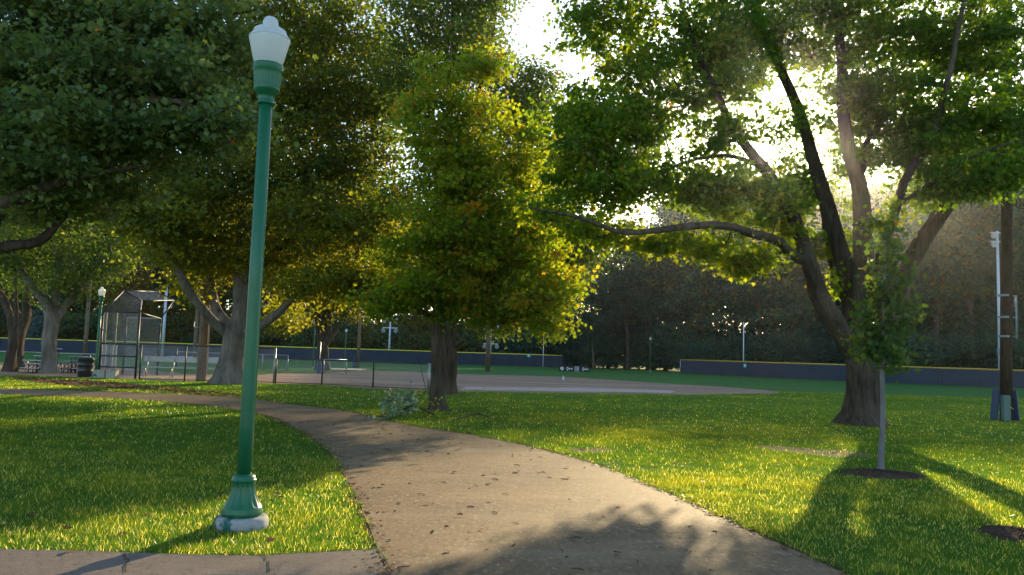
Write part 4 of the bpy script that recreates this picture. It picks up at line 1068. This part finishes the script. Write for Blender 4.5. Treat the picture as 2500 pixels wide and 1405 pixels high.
def second_tree():
    Y = g(1092, 963); b = G(1092, 963)
    limbs = [L([(1092, 966, Y), (1094, 935, Y), (1097, 870, Y), (1098, 800, Y), (1100, 640, Y), (1098, 480, Y), (1100, 300, Y), (1105, 120, Y), (1110, -60, Y)], [.37, .29, .26, .25, .22, .20, .15, .10, .04]),
             L([(1098, 850, Y), (1120, 838, Y-.2), (1138, 826, Y-.3)], [.09, .07, .05]),
             L([(1100, 560, Y), (1160, 460, Y), (1220, 340, Y), (1260, 200, Y)], [.13, .1, .07, .03]), L([(1100, 500, Y), (1050, 400, Y), (1000, 300, Y), (980, 150, Y)], [.12, .1, .06, .03]),
             L([(1100, 400, Y), (1160, 250, Y), (1200, 100, Y), (1220, -40, Y)], [.1, .08, .05, .02])]
    E = [(1060, 40, 150, 110, Y, 2.5, 90), (1140, -60, 180, 90, Y, 2.5, 70), (1000, 200, 80, 150, Y, 2.5, 60), (1150, 160, 110, 110, Y, 2.5, 80), (1260, 290, 85, 110, Y, 2, 62), (1180, 60, 50, 80, Y, 2, 20), (1330, 360, 60, 90, Y, 2, 34), (1300, 470, 90, 90, Y, 2.4, 50), (1130, 640, 120, 90, Y, 2.4, 56), (1240, 640, 140, 60, Y, 2.4, 40), (980, 480, 60, 60, Y, 2, 18), (1160, 790, 90, 40, Y, 2, 24), (1130, 430, 120, 120, Y+1, 2, 50), (1320, 650, 90, 50, Y, 2, 60), (1410, 610, 70, 44, Y, 2, 46), (1360, 560, 70, 50, Y, 2, 34), (1290, 230, 70, 70, Y, 2, 30), (1350, 480, 60, 80, Y, 2, 30), (1210, -40, 70, 60, Y, 2, 24)]
    tree('tall_tree', 'tall dark tree just behind the orange-topped maple', b, limbs, E, MT['leaf_green'], MT['bark'], 78, .15, .42, 23, maple=False, zmin=3.0, tintf=lambda P, r: .08)
second_tree()
# --- forked tree on the left
def fork_tree():
    Y = g(566, 938); b = G(566, 938)
    limbs = [L([(563, 942, Y), (565, 920, Y), (568, 885, Y), (572, 845, Y), (577, 815, Y), (588, 770, Y), (592, 680, Y), (598, 560, Y+.4), (610, 400, Y+.6), (622, 250, Y+.8), (640, 100, Y+1), (650, -80, Y+1)], [.80, .62, .50, .47, .52, .37, .34, .29, .24, .18, .12, .04]),
             L([(568, 830, Y), (535, 795, Y-.4), (500, 765, Y-.9), (470, 725, Y-1.3), (435, 660, Y-1.8), (390, 590, Y-2.2), (340, 520, Y-2.5), (290, 450, Y-2.8)], [.22, .20, .18, .165, .15, .12, .08, .03]),
             L([(574, 820, Y), (548, 780, Y+.3), (528, 740, Y+.6), (512, 680, Y+.9), (500, 590, Y+1.2), (485, 480, Y+1.5), (470, 350, Y+2)], [.22, .2, .18, .17, .14, .1, .04]),
             L([(585, 815, Y), (630, 800, Y-.4), (675, 770, Y-.8), (720, 730, Y-1.2), (790, 680, Y-1.8), (870, 620, Y-2.2)], [.2, .18, .16, .13, .09, .03]),
             L([(592, 780, Y), (625, 720, Y+.3), (665, 620, Y+.6), (720, 480, Y+1), (790, 340, Y+1.2), (850, 200, Y+1.4)], [.24, .2, .18, .14, .1, .04]),
             L([(600, 560, Y), (560, 430, Y), (500, 300, Y), (440, 180, Y)], [.15, .12, .08, .03]), L([(620, 300, Y), (700, 180, Y), (780, 60, Y), (840, -60, Y)], [.13, .1, .07, .03])]
    E = [(440, 560, 110, 80, Y-2, 3, 54), (340, 520, 90, 70, Y-2.5, 2.5, 30), (410, 420, 140, 90, Y-1.5, 3, 60), (560, 500, 160, 110, Y, 3.5, 100), (760, 560, 150, 90, Y-1, 3.5, 90), (860, 430, 120, 110, Y, 3, 84), (900, 560, 80, 90, Y-1.5, 2.5, 46), (720, 400, 160, 120, Y, 3.5, 100),
         (870, 260, 120, 110, Y, 3, 80), (720, 230, 180, 110, Y, 3.5, 110), (560, 300, 160, 110, Y, 3.5, 90), (830, 90, 150, 110, Y, 3, 84), (650, 60, 180, 110, Y, 3.5, 90), (470, 160, 140, 120, Y, 3, 60), (810, 690, 150, 42, Y-2, 2.2, 48), (900, 690, 70, 50, Y-2, 1.8, 22), (680, 650, 90, 60, Y, 2, 30), (600, 640, 60, 60, Y+1, 2, 16), (700, 770, 46, 34, Y+2, 1.5, 10), (520, 650, 60, 60, Y, 2, 18), (470, 690, 40, 50, Y+1, 1.5, 8), (700, -100, 260, 110, Y, 3, 60), (960, 180, 60, 140, Y, 2, 26)]
    tree('maple_tree', 'wide old maple forking low behind the big green lamp post', b, limbs, E, MT['leaf_brown'], MT['bark_grey'], 84, .19, .50, 24, flat=.42, zmin=2.6, trunk_flare=1.6,
         tintf=lambda P, r: np.clip((7.5-P[:, 2])*.14, 0, .4))  # yellower tint low down paints sunlit highlights under the canopy
fork_tree()
# --- tree at far left whose canopy overhangs the picture
def near_canopy():
    Y = 13.0; b = np.array([-12.6, 13.4, 0.0])
    def S(p): return np.array(p, float)
    limbs = [([b, b+S((.05, 0, 1.2)), b+S((.1, 0, 2.4)), b+S((.3, .1, 4.5)), b+S((.4, .2, 7)), b+S((.2, .3, 10))], [.62, .45, .42, .34, .22, .05]),
             ([b+S((.1, 0, 2.4)), b+S((1.2, -.2, 3.0)), at(-90, 590, Y), at(0, 505, Y), at(60, 470, Y-.2), at(130, 448, Y-.4), at(230, 425, Y-.6), at(360, 400, Y-.8)], [.2, .17, .15, .125, .11, .09, .05, .015]),
             ([b+S((.1, 0, 2.0)), b+S((1.4, .2, 2.4)), at(-90, 660, Y+.4), at(0, 612, Y+.5), at(60, 590, Y+.6), at(110, 566, Y+.8), at(180, 510, Y+1), at(260, 450, Y+1)], [.18, .15, .12, .10, .09, .08, .04, .015]),
             ([b+S((.2, .1, 3.6)), b+S((1.8, 0, 5.2)), at(60, 260, Y), at(200, 190, Y), at(340, 120, Y), at(480, 60, Y), at(620, 20, Y)], [.2, .16, .13, .1, .07, .05, .02]),
             ([at(60, 260, Y), at(200, 270, Y-.6), at(330, 250, Y-1), at(440, 250, Y-1.2), at(560, 330, Y-1.2)], [.09, .07, .055, .04, .015]),
             ([b+S((.3, .1, 4.5)), b+S((1.5, 1.6, 6)), at(60, 60, Y+3), at(260, -20, Y+3)], [.18, .13, .08, .03])]
    E = [(40, 60, 160, 90, Y, 1.8, 74), (220, 60, 150, 90, Y, 1.8, 72), (400, 80, 150, 90, Y, 1.8, 72), (90, 200, 160, 80, Y, 2, 76), (290, 210, 150, 80, Y-.4, 1.8, 76), (460, 210, 120, 90, Y-.4, 1.6, 58), (550, 90, 110, 90, Y, 1.6, 46),
         (90, 330, 160, 70, Y, 2, 72), (290, 340, 150, 60, Y-.5, 1.8, 64), (450, 330, 110, 50, Y-.6, 1.4, 34), (60, 430, 110, 45, Y, 1.6, 32), (230, 430, 110, 40, Y, 1.6, 32), (90, 520, 90, 34, Y+.8, 1.4, 14), (230, 500, 80, 30, Y+1, 1.4, 14), (580, 300, 60, 60, Y-1, 1.2, 12),
         (-160, 200, 140, 220, Y, 2, 60), (250, -120, 350, 90, Y, 2, 70), (-50, 380, 90, 90, Y, 1.6, 24)]
    tree('shade_tree', 'large overhanging dark green shade tree filling the upper left corner', b, limbs, E, MT['leaf_near'], MT['bark'], 58, .105, .24, 25, maple=True, zmin=2.8, up=.5, flat=.42, tip=.006,
         tintf=lambda P, r: np.where(P[:, 0] < -6, .05, 0) + np.where(r.uniform(size=len(P)) < .002, .6, 0))
near_canopy()
def left_trees():
    Y = g(120, 912); b = G(120, 912)
    limbs = [L([(120, 916, Y), (121, 890, Y), (123, 840, Y), (126, 795, Y), (120, 770, Y), (100, 730, Y), (60, 680, Y), (30, 620, Y), (10, 540, Y)], [.42, .32, .30, .31, .24, .2, .17, .12, .05]),
             L([(126, 800, Y), (150, 760, Y+.3), (185, 720, Y+.5), (225, 660, Y+.7), (280, 590, Y+1), (340, 510, Y+1)], [.2, .19, .17, .13, .09, .03]), L([(124, 790, Y), (140, 700, Y+.5), (150, 600, Y+1), (160, 480, Y+1), (170, 330, Y+1)], [.2, .18, .14, .1, .03])]
    E = [(150, 690, 130, 50, Y, 2.2, 46), (60, 630, 110, 60, Y, 2.4, 46), (240, 640, 100, 60, Y, 2.2, 44), (150, 570, 160, 70, Y, 3, 70), (290, 560, 100, 60, Y, 2.4, 40), (60, 500, 160, 80, Y, 3, 60), (260, 460, 150, 80, Y, 3, 56), (120, 400, 200, 80, Y, 3, 60), (200, 300, 250, 80, Y, 3, 50)]
    tree('ash_tree', 'dark crowned tree with pale forking trunk between the bleachers', b, limbs, E, MT['leaf_green'], MT['bark_grey'], 42, .155, .42, 26, zmin=3.0, tintf=lambda P, r: -.06)
    Y = g(44, 902); b = G(44, 902)
    limbs = [L([(44, 905, Y), (45, 870, Y), (50, 820, Y), (62, 770, Y), (70, 720, Y), (80, 640, Y), (90, 520, Y)], [.34, .27, .24, .23, .17, .12, .04]), L([(56, 790, Y), (30, 740, Y), (-10, 690, Y), (-60, 600, Y)], [.14, .12, .09, .04])]
    E = [(80, 690, 90, 50, Y, 2, 24), (-10, 640, 100, 60, Y, 2.5, 34), (60, 560, 120, 90, Y, 2.6, 46), (-60, 500, 100, 90, Y, 2.5, 30)]
    tree('ash_tree', 'second slim trunk from the left edge, just left of the bleacher', b, limbs, E, MT['leaf_green'], MT['bark'], 40, .16, .42, 27, zmin=3.2)
    Y = g(22, 908); b = G(22, 908)
    limbs = [L([(22, 912, Y), (23, 880, Y), (28, 830, Y), (22, 780, Y), (5, 730, Y), (-30, 670, Y), (-60, 560, Y)], [.30, .22, .2, .17, .15, .1, .04]), L([(28, 830, Y), (40, 770, Y), (38, 700, Y), (40, 600, Y)], [.12, .1, .08, .03])]
    E = [(-30, 640, 90, 60, Y, 2, 28), (20, 590, 100, 80, Y, 2.4, 40), (-40, 500, 100, 90, Y, 2.4, 30), (60, 620, 60, 50, Y, 2, 18)]
    tree('ash_tree', 'thin dark leaning trunk nearest the left edge', b, limbs, E, MT['leaf_green'], MT['bark'], 40, .155, .4, 28, zmin=3.2)
    Y = g(787, 904); b = G(787, 904)
    limbs = [L([(787, 906, Y), (787, 880, Y), (788, 850, Y), (780, 800, Y), (772, 740, Y), (768, 660, Y), (760, 560, Y)], [.5, .4, .38, .25, .2, .14, .05]), L([(788, 860, Y), (800, 810, Y), (802, 740, Y), (806, 640, Y)], [.25, .2, .15, .05]), L([(790, 850, Y), (820, 800, Y), (850, 750, Y), (880, 680, Y)], [.18, .14, .1, .03]), L([(787, 850, Y), (790, 780, Y), (792, 700, Y)], [.2, .15, .05])]
    E = [(790, 730, 100, 45, Y, 3, 60), (720, 760, 50, 40, Y, 2.5, 28), (870, 740, 50, 45, Y, 2.5, 28), (790, 650, 130, 60, Y, 3.5, 70), (690, 800, 36, 20, Y, 2, 12), (800, 560, 130, 60, Y, 3, 50)]
    tree('linden_tree', 'yellow-green lit tree with several stems out on the far grass', b, limbs, E, MT['leaf_lime'], MT['bark'], 60, .22, .6, 29, zmin=2.6)
left_trees()
def sapling():
    b = G(2151, 1152); Y = b[1]
    limbs = [L([(2151, 1156, Y), (2152, 1060, Y), (2153, 960, Y), (2154, 880, Y), (2156, 760, Y), (2160, 660, Y), (2164, 565, Y)], [.045, .036, .034, .032, .026, .016, .006])]
    E = [(2160, 840, 52, 46, Y, .30, 22), (2120, 850, 40, 36, Y, .22, 12), (2158, 760, 56, 52, Y, .30, 26), (2110, 800, 36, 30, Y, .2, 8), (2215, 770, 22, 40, Y, .2, 6), (2170, 680, 46, 52, Y, .26, 20), (2162, 600, 24, 42, Y, .14, 10), (2180, 890, 34, 20, Y, .2, 6), (2150, 720, 40, 40, Y, .2, 8)]
    tree('sapling', 'young maple sapling with narrow crown in a mulch ring', b, limbs, E, MT['leaf_green'], MT['bark_smooth'], 10, .098, .10, 31, maple=True, seg=.12, tip=.0035, trunk_flare=.1, zmin=1.2, up=.3, tintf=lambda P, r: np.where(P[:, 0] < b[0]-.2, .25, -.3), flat=.8)
sapling()
# --- leafy branch lying on the ground by the mid tree
def fallen_branch():
    b = G(1055, 1022); Y = b[1]; rg = np.random.default_rng(9)
    root = empty('fallen_branch', b, 'fallen leafy branch with pale leaves lying at the mid tree foot', 'branch')
    A = G(1060, 1018); 
    mains = [[A+(0, 0, .04), G(1010, 1016)+(0, 0, .25), G(975, 1010)+(0, 0, .42), at(945, 985, Y)], [G(1010, 1016)+(0, 0, .25), G(985, 1020)+(0, 0, .2), G(930, 1024)+(0, 0, .1)], [G(1010, 1016)+(0, 0, .25), at(1010, 985, Y), at(990, 965, Y)]]
    g_ = []; tips = []
    for m in mains:
        P, r = spline([np.array(p) for p in m], list(np.linspace(.022, .006, len(m))), .08); g_.append(limb_geo(P-b, r, rg, 7)); tips.append(P[len(P)//5:])
    T = np.concatenate(tips); idx = rg.integers(0, len(T), 60); Q = T[idx]+rg.normal(size=(60, 3))*[.24, .2, .08]; Q[:, 2] = np.maximum(Q[:, 2], .05)
    g_.append(edges_geo(T[idx]-b, Q-b, np.full(60, .004), np.full(60, .002), 4))
    V, F = join(g_); np_mesh('stem', V, F, MT['bark'], root, True)
    c = np.repeat(Q, 6, axis=0)+rg.normal(size=(360, 3))*.07; c[:, 2] = np.maximum(c[:, 2], .04)
    V, Fc, k = leaf_geo(c-b, .09, rg, True, up=.35); V[:, 2] = np.maximum(V[:, 2], .015)
    np_mesh('foliage', V, Fc, MT['leaf_pale'], root, tint=np.repeat(np.where(c[:, 0] > b[0]-.35, 1.0, rg.uniform(0, .7, len(c))), k))
    s = G(1100, 1034); st = empty('dead_stick', s, 'bare dead stick lying on the grass right of the mid tree', 'stick')
    pts = [G(1100, 1034)+(0, 0, .03), G(1140, 1028)+(0, 0, .10), G(1170, 1026)+(0, 0, .14), G(1200, 1030)+(0, 0, .06)]
    P, r = spline([p-s for p in pts], [.008, .018, .02, .008], .06); P2, r2 = spline([pts[1]-s, pts[1]-s+(-.1, .1, .15), pts[1]-s+(-.15, .1, .28)], [.009, .007, .004], .06)
    V, F = join([limb_geo(P, r, rg, 7), limb_geo(P2, r2, rg, 6)]); np_mesh('twig', V, F, MT['bark'], st, True)
fallen_branch()

# ================================================================== woods behind
def wood_variant(h, w, seed, nl=8500, leaf=.36, lo=.18, mat='leaf_wood', cone=False, trunk_r=.28):
    """returns meshes trunk, crown for a tree of height h standing on the origin"""
    rg = np.random.default_rng(seed)
    if cone:
        nb = 46; c = []
        for i in range(nb):
            t = i/nb; z = h*(.05+.93*t); R = w*(1-t)*.95+.1; k = max(5, int(14*(1-t))+3)
            for q in range(k):
                a = rg.uniform(0, 2*PI); c.append((R*math.cos(a)*rg.uniform(.3, 1), R*math.sin(a)*rg.uniform(.3, 1), z-R*.18))
        A = np.array(c)
    else:
        nb = int(46+h*2.0); q = rg.normal(size=(nb*3, 3)); q /= np.linalg.norm(q, axis=1, keepdims=True); q *= rg.uniform(.25, 1, (nb*3, 1))**.6
        zc = h*(lo+(1-lo)*.52); A = q*np.array([w, w, h*(1-lo)*.5]) + np.array([0, 0, zc])
        A = A[(vnoise(A[:, [0, 2]]+100+seed*3, 2.2, seed)+.25*rg.uniform(size=len(A))) > .42][:int(nb*2)]
    P = [np.array([0, 0, z]) + np.array([math.sin(z*.35+seed)*.2, math.cos(z*.3)*.15, 0]) for z in np.linspace(0, h*.92, 12)]
    P = np.array(P); r = np.linspace(trunk_r, .03, 12); r[0] *= 1.3
    k = P[:, 2] > h*lo*.7
    if cone: geo = [limb_geo(P, r, rg, 9)]
    else:
        p0, p1, r0, r1, _ = grow([(P[k], r[k])], A, rg, tip=.02, seg=1.2); geo = [limb_geo(P, r, rg, 9), edges_geo(p0, p1, r0, r1, 4)]
    V1, F1 = join(geo)
    per = max(4, nl//len(A)); c = np.repeat(A, per, 0); off = rg.normal(size=c.shape)*(.30 if cone else .62*np.repeat(rg.uniform(.5, 1.5, len(A)), per)[:, None])*np.array([1, 1, .25 if cone else .45]); c = c+off
    c = c[c[:, 2] > .4]
    V2, F2, kk = leaf_geo(c, leaf, rg, False, up=.4)
    ti = np.clip(rg.normal(.4, .22, len(c)) + np.repeat(rg.normal(0, .15, len(A)), per)[:len(c)], 0, 1)
    return (V1, F1, V2, F2, np.repeat(ti, kk))
VAR = [wood_variant(21, 4.2, 101), wood_variant(18, 3.8, 102, lo=.14), wood_variant(24, 4.6, 103, lo=.25), wood_variant(16, 4.4, 104, lo=.08), wood_variant(20, 3.4, 105, lo=.3)]
shrub = wood_variant(5.0, 2.6, 106, nl=3600, leaf=.30, lo=.02, trunk_r=.08)
VM = []
for i, v in enumerate(VAR):
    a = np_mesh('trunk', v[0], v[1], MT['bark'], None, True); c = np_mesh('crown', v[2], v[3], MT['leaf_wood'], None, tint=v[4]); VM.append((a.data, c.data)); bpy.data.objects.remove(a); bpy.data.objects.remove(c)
def wtree(px, Y, top, v, lab, mat=None, group='woodland trees behind the fences', wide=1.0, name='woodland_tree', rz=None, hv=(21, 18, 24, 16, 20)):
    b = at(px, 880, Y); H = float(at(px, top, Y)[2]); r = empty(name, (b[0], Y, 0), lab, 'tree', group, rz=px*.7 if rz is None else rz)
    s = H/hv[v]; r.scale = (s*wide, s*wide, s)
    for nm, me in (('trunk', VM[v][0]), ('crown', VM[v][1])):
        if mat and nm == 'crown': me = me.copy(); me.materials[0] = mat
        o = bpy.data.objects.new(nm, me); COL.objects.link(o); o.parent = r
# trees one can tell apart, front row of the woods
wtree(1440, 108, 560, 3, 'woodland tree rising right behind the black banner board')
wtree(1530, 104, 545, 4, 'woodland tree just left of the lamp post in the fence gap', wide=1.2)
wtree(1625, 106, 520, 0, 'woodland tree just right of the lamp post in the fence gap')
wtree(1710, 98, 470, 1, 'woodland tree behind the left end of the right fence', wide=1.2)
wtree(1790, 100, 440, 2, 'woodland tree directly behind the white foul pole')
wtree(1880, 96, 470, 3, 'woodland tree behind the fence, right of the foul pole', wide=1.1)
wtree(1965, 92, 610, 0, 'shorter woodland tree just left of the big maple trunk', wide=.9)
wtree(2230, 86, 430, 2, 'woodland tree behind the fence, seen just right of the sapling')
wtree(2290, 84, 380, 4, 'tall woodland tree midway between the sapling and the dark pole', wide=1.15)
wtree(2375, 82, 340, 0, 'woodland tree just left of the floodlight pole')
wtree(2440, 84, 330, 1, 'woodland tree directly behind the floodlight pole', wide=1.1)
wtree(2520, 80, 300, 2, 'woodland tree at the right edge behind the thick pole')
wtree(300, 99, 600, 1, 'golden brown autumn tree behind the backstop hood', MT['leaf_gold'], wide=1.0, group='autumn trees behind the left fence')
wtree(930, 110, 786, 3, 'low orange bushy tree above the fence right of the slim pole', MT['leaf_gold'], wide=1.9, name='autumn_tree', group='autumn trees behind the left fence')
wtree(1010, 112, 740, 3, 'green bushy tree beyond the fence left of the mid trunk', MT['leaf_lime'], wide=1.3, name='bushy_tree', group='autumn trees behind the left fence')
wtree(470, 104, 640, 4, 'yellow-tinged tree behind the tall chain-link fence', MT['leaf_lime'], group='autumn trees behind the left fence')
# blue spruce
v = wood_variant(7.5, 2.6, 120, nl=6500, leaf=.22, cone=True, trunk_r=.14)
Ysp = 95; b = at(92, 880, Ysp); H = float(at(92, 735, Ysp)[2]); r_ = empty('blue_spruce', (b[0], Ysp, 0), 'blue spruce behind the fence between the left trunks', 'tree'); r_.scale = (H/7.5,)*3
np_mesh('trunk', v[0], v[1], MT['bark'], r_, True); np_mesh('crown', v[2], v[3], MT['leaf_spruce'], r_, tint=v[4])
# the rest of the wood reads as one mass
def woods():
    rg = np.random.default_rng(77); T = []; Fs = []; Ti = []; TT = []; TF = []; o1 = o2 = 0
    tops = ([-300, 0, 300, 600, 900, 1150, 1300, 1420, 1560, 1640, 1700, 1990, 2060, 2150, 2280, 2400, 2550, 2800], [430, 430, 440, 450, 470, 470, 500, 590, 590, 470, 424, 424, 440, 440, 400, 350, 300, 300])
    spots = []
    for k in range(92):
        px = -330 + k*34 + rg.uniform(-20, 20); Yk = (116 if px < 1400 else 104 if px < 1800 else 94) + (k % 4)*7 + rg.uniform(-3, 3); spots.append((px, Yk, np.interp(px, *tops)+rg.uniform(-5, 70)*(.2 if 1640 < px < 2060 else 1), int(rg.integers(0, 5)), None))
    for k in range(150):
        px = -330 + k*21.3 + rg.uniform(-14, 14); Yk = (108 if px < 1380 else 106 if px < 1640 else np.interp(px, [1640, 2700], [96, 72])) + (k % 2)*6 + rg.uniform(-2, 3); spots.append((px, Yk, None, 9, rg.uniform(.6, 1.1)+.35*(k % 2)))
    for (px, Yk, top, v, sc_) in spots:
        b = at(px, 880, Yk); a = rg.uniform(0, 6.28); R = np.array([[math.cos(a), -math.sin(a), 0], [math.sin(a), math.cos(a), 0], [0, 0, 1]])
        if v == 9: V1, F1, V2, F2, ti = shrub; s = sc_
        else: V1, F1, V2, F2, ti = VAR[v]; s = float(at(px, top, Yk)[2])/(21, 18, 24, 16, 20)[v]
        B = np.array([b[0], Yk, 0]); w = 1.15 if v != 9 else 1.2
        S = np.array([s*w, s*w, s])
        TT.append((V1*S)@R.T+B); TF += [f+o1 for f in F1] if isinstance(F1, list) else [F1+o1]; o1 += len(V1)
        T.append((V2*S)@R.T+B); Fs.append(F2+o2); o2 += len(V2); Ti.append(np.clip(ti + rg.normal(0, .14) + (.38 if px < 1250 else -.05), 0, 1 if px < 1250 else .8))  # left half tinted lighter, golden sunlight put into the leaf colour
    root = empty('woods', (0, 110, 0), 'dense dark woodland closing the background beyond the fences', 'woods'); root['kind'] = 'stuff'
    off = np.array([0, 110, 0])
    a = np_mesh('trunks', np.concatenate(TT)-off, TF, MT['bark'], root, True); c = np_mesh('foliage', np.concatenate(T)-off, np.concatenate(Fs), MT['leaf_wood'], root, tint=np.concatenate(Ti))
    a['kind'] = 'stuff'; c['kind'] = 'stuff'
woods()

# ================================================================== haze
HAZE = 0.0003
m, t, out = new_mat('haze')
pv = t.nodes.new('ShaderNodeVolumePrincipled'); pv.inputs['Color'].default_value = (.93, .95, 1, 1); pv.inputs['Density'].default_value = HAZE; pv.inputs['Anisotropy'].default_value = 0.93
t.links.new(pv.outputs[0], out.inputs['Volume'])
mb = MB(); mb.box((0, 150, 17), (820, 940, 37)); hz_o = mb.build('haze', m); tag(hz_o, 'thin pale morning haze over the park', 'haze', kind='stuff')
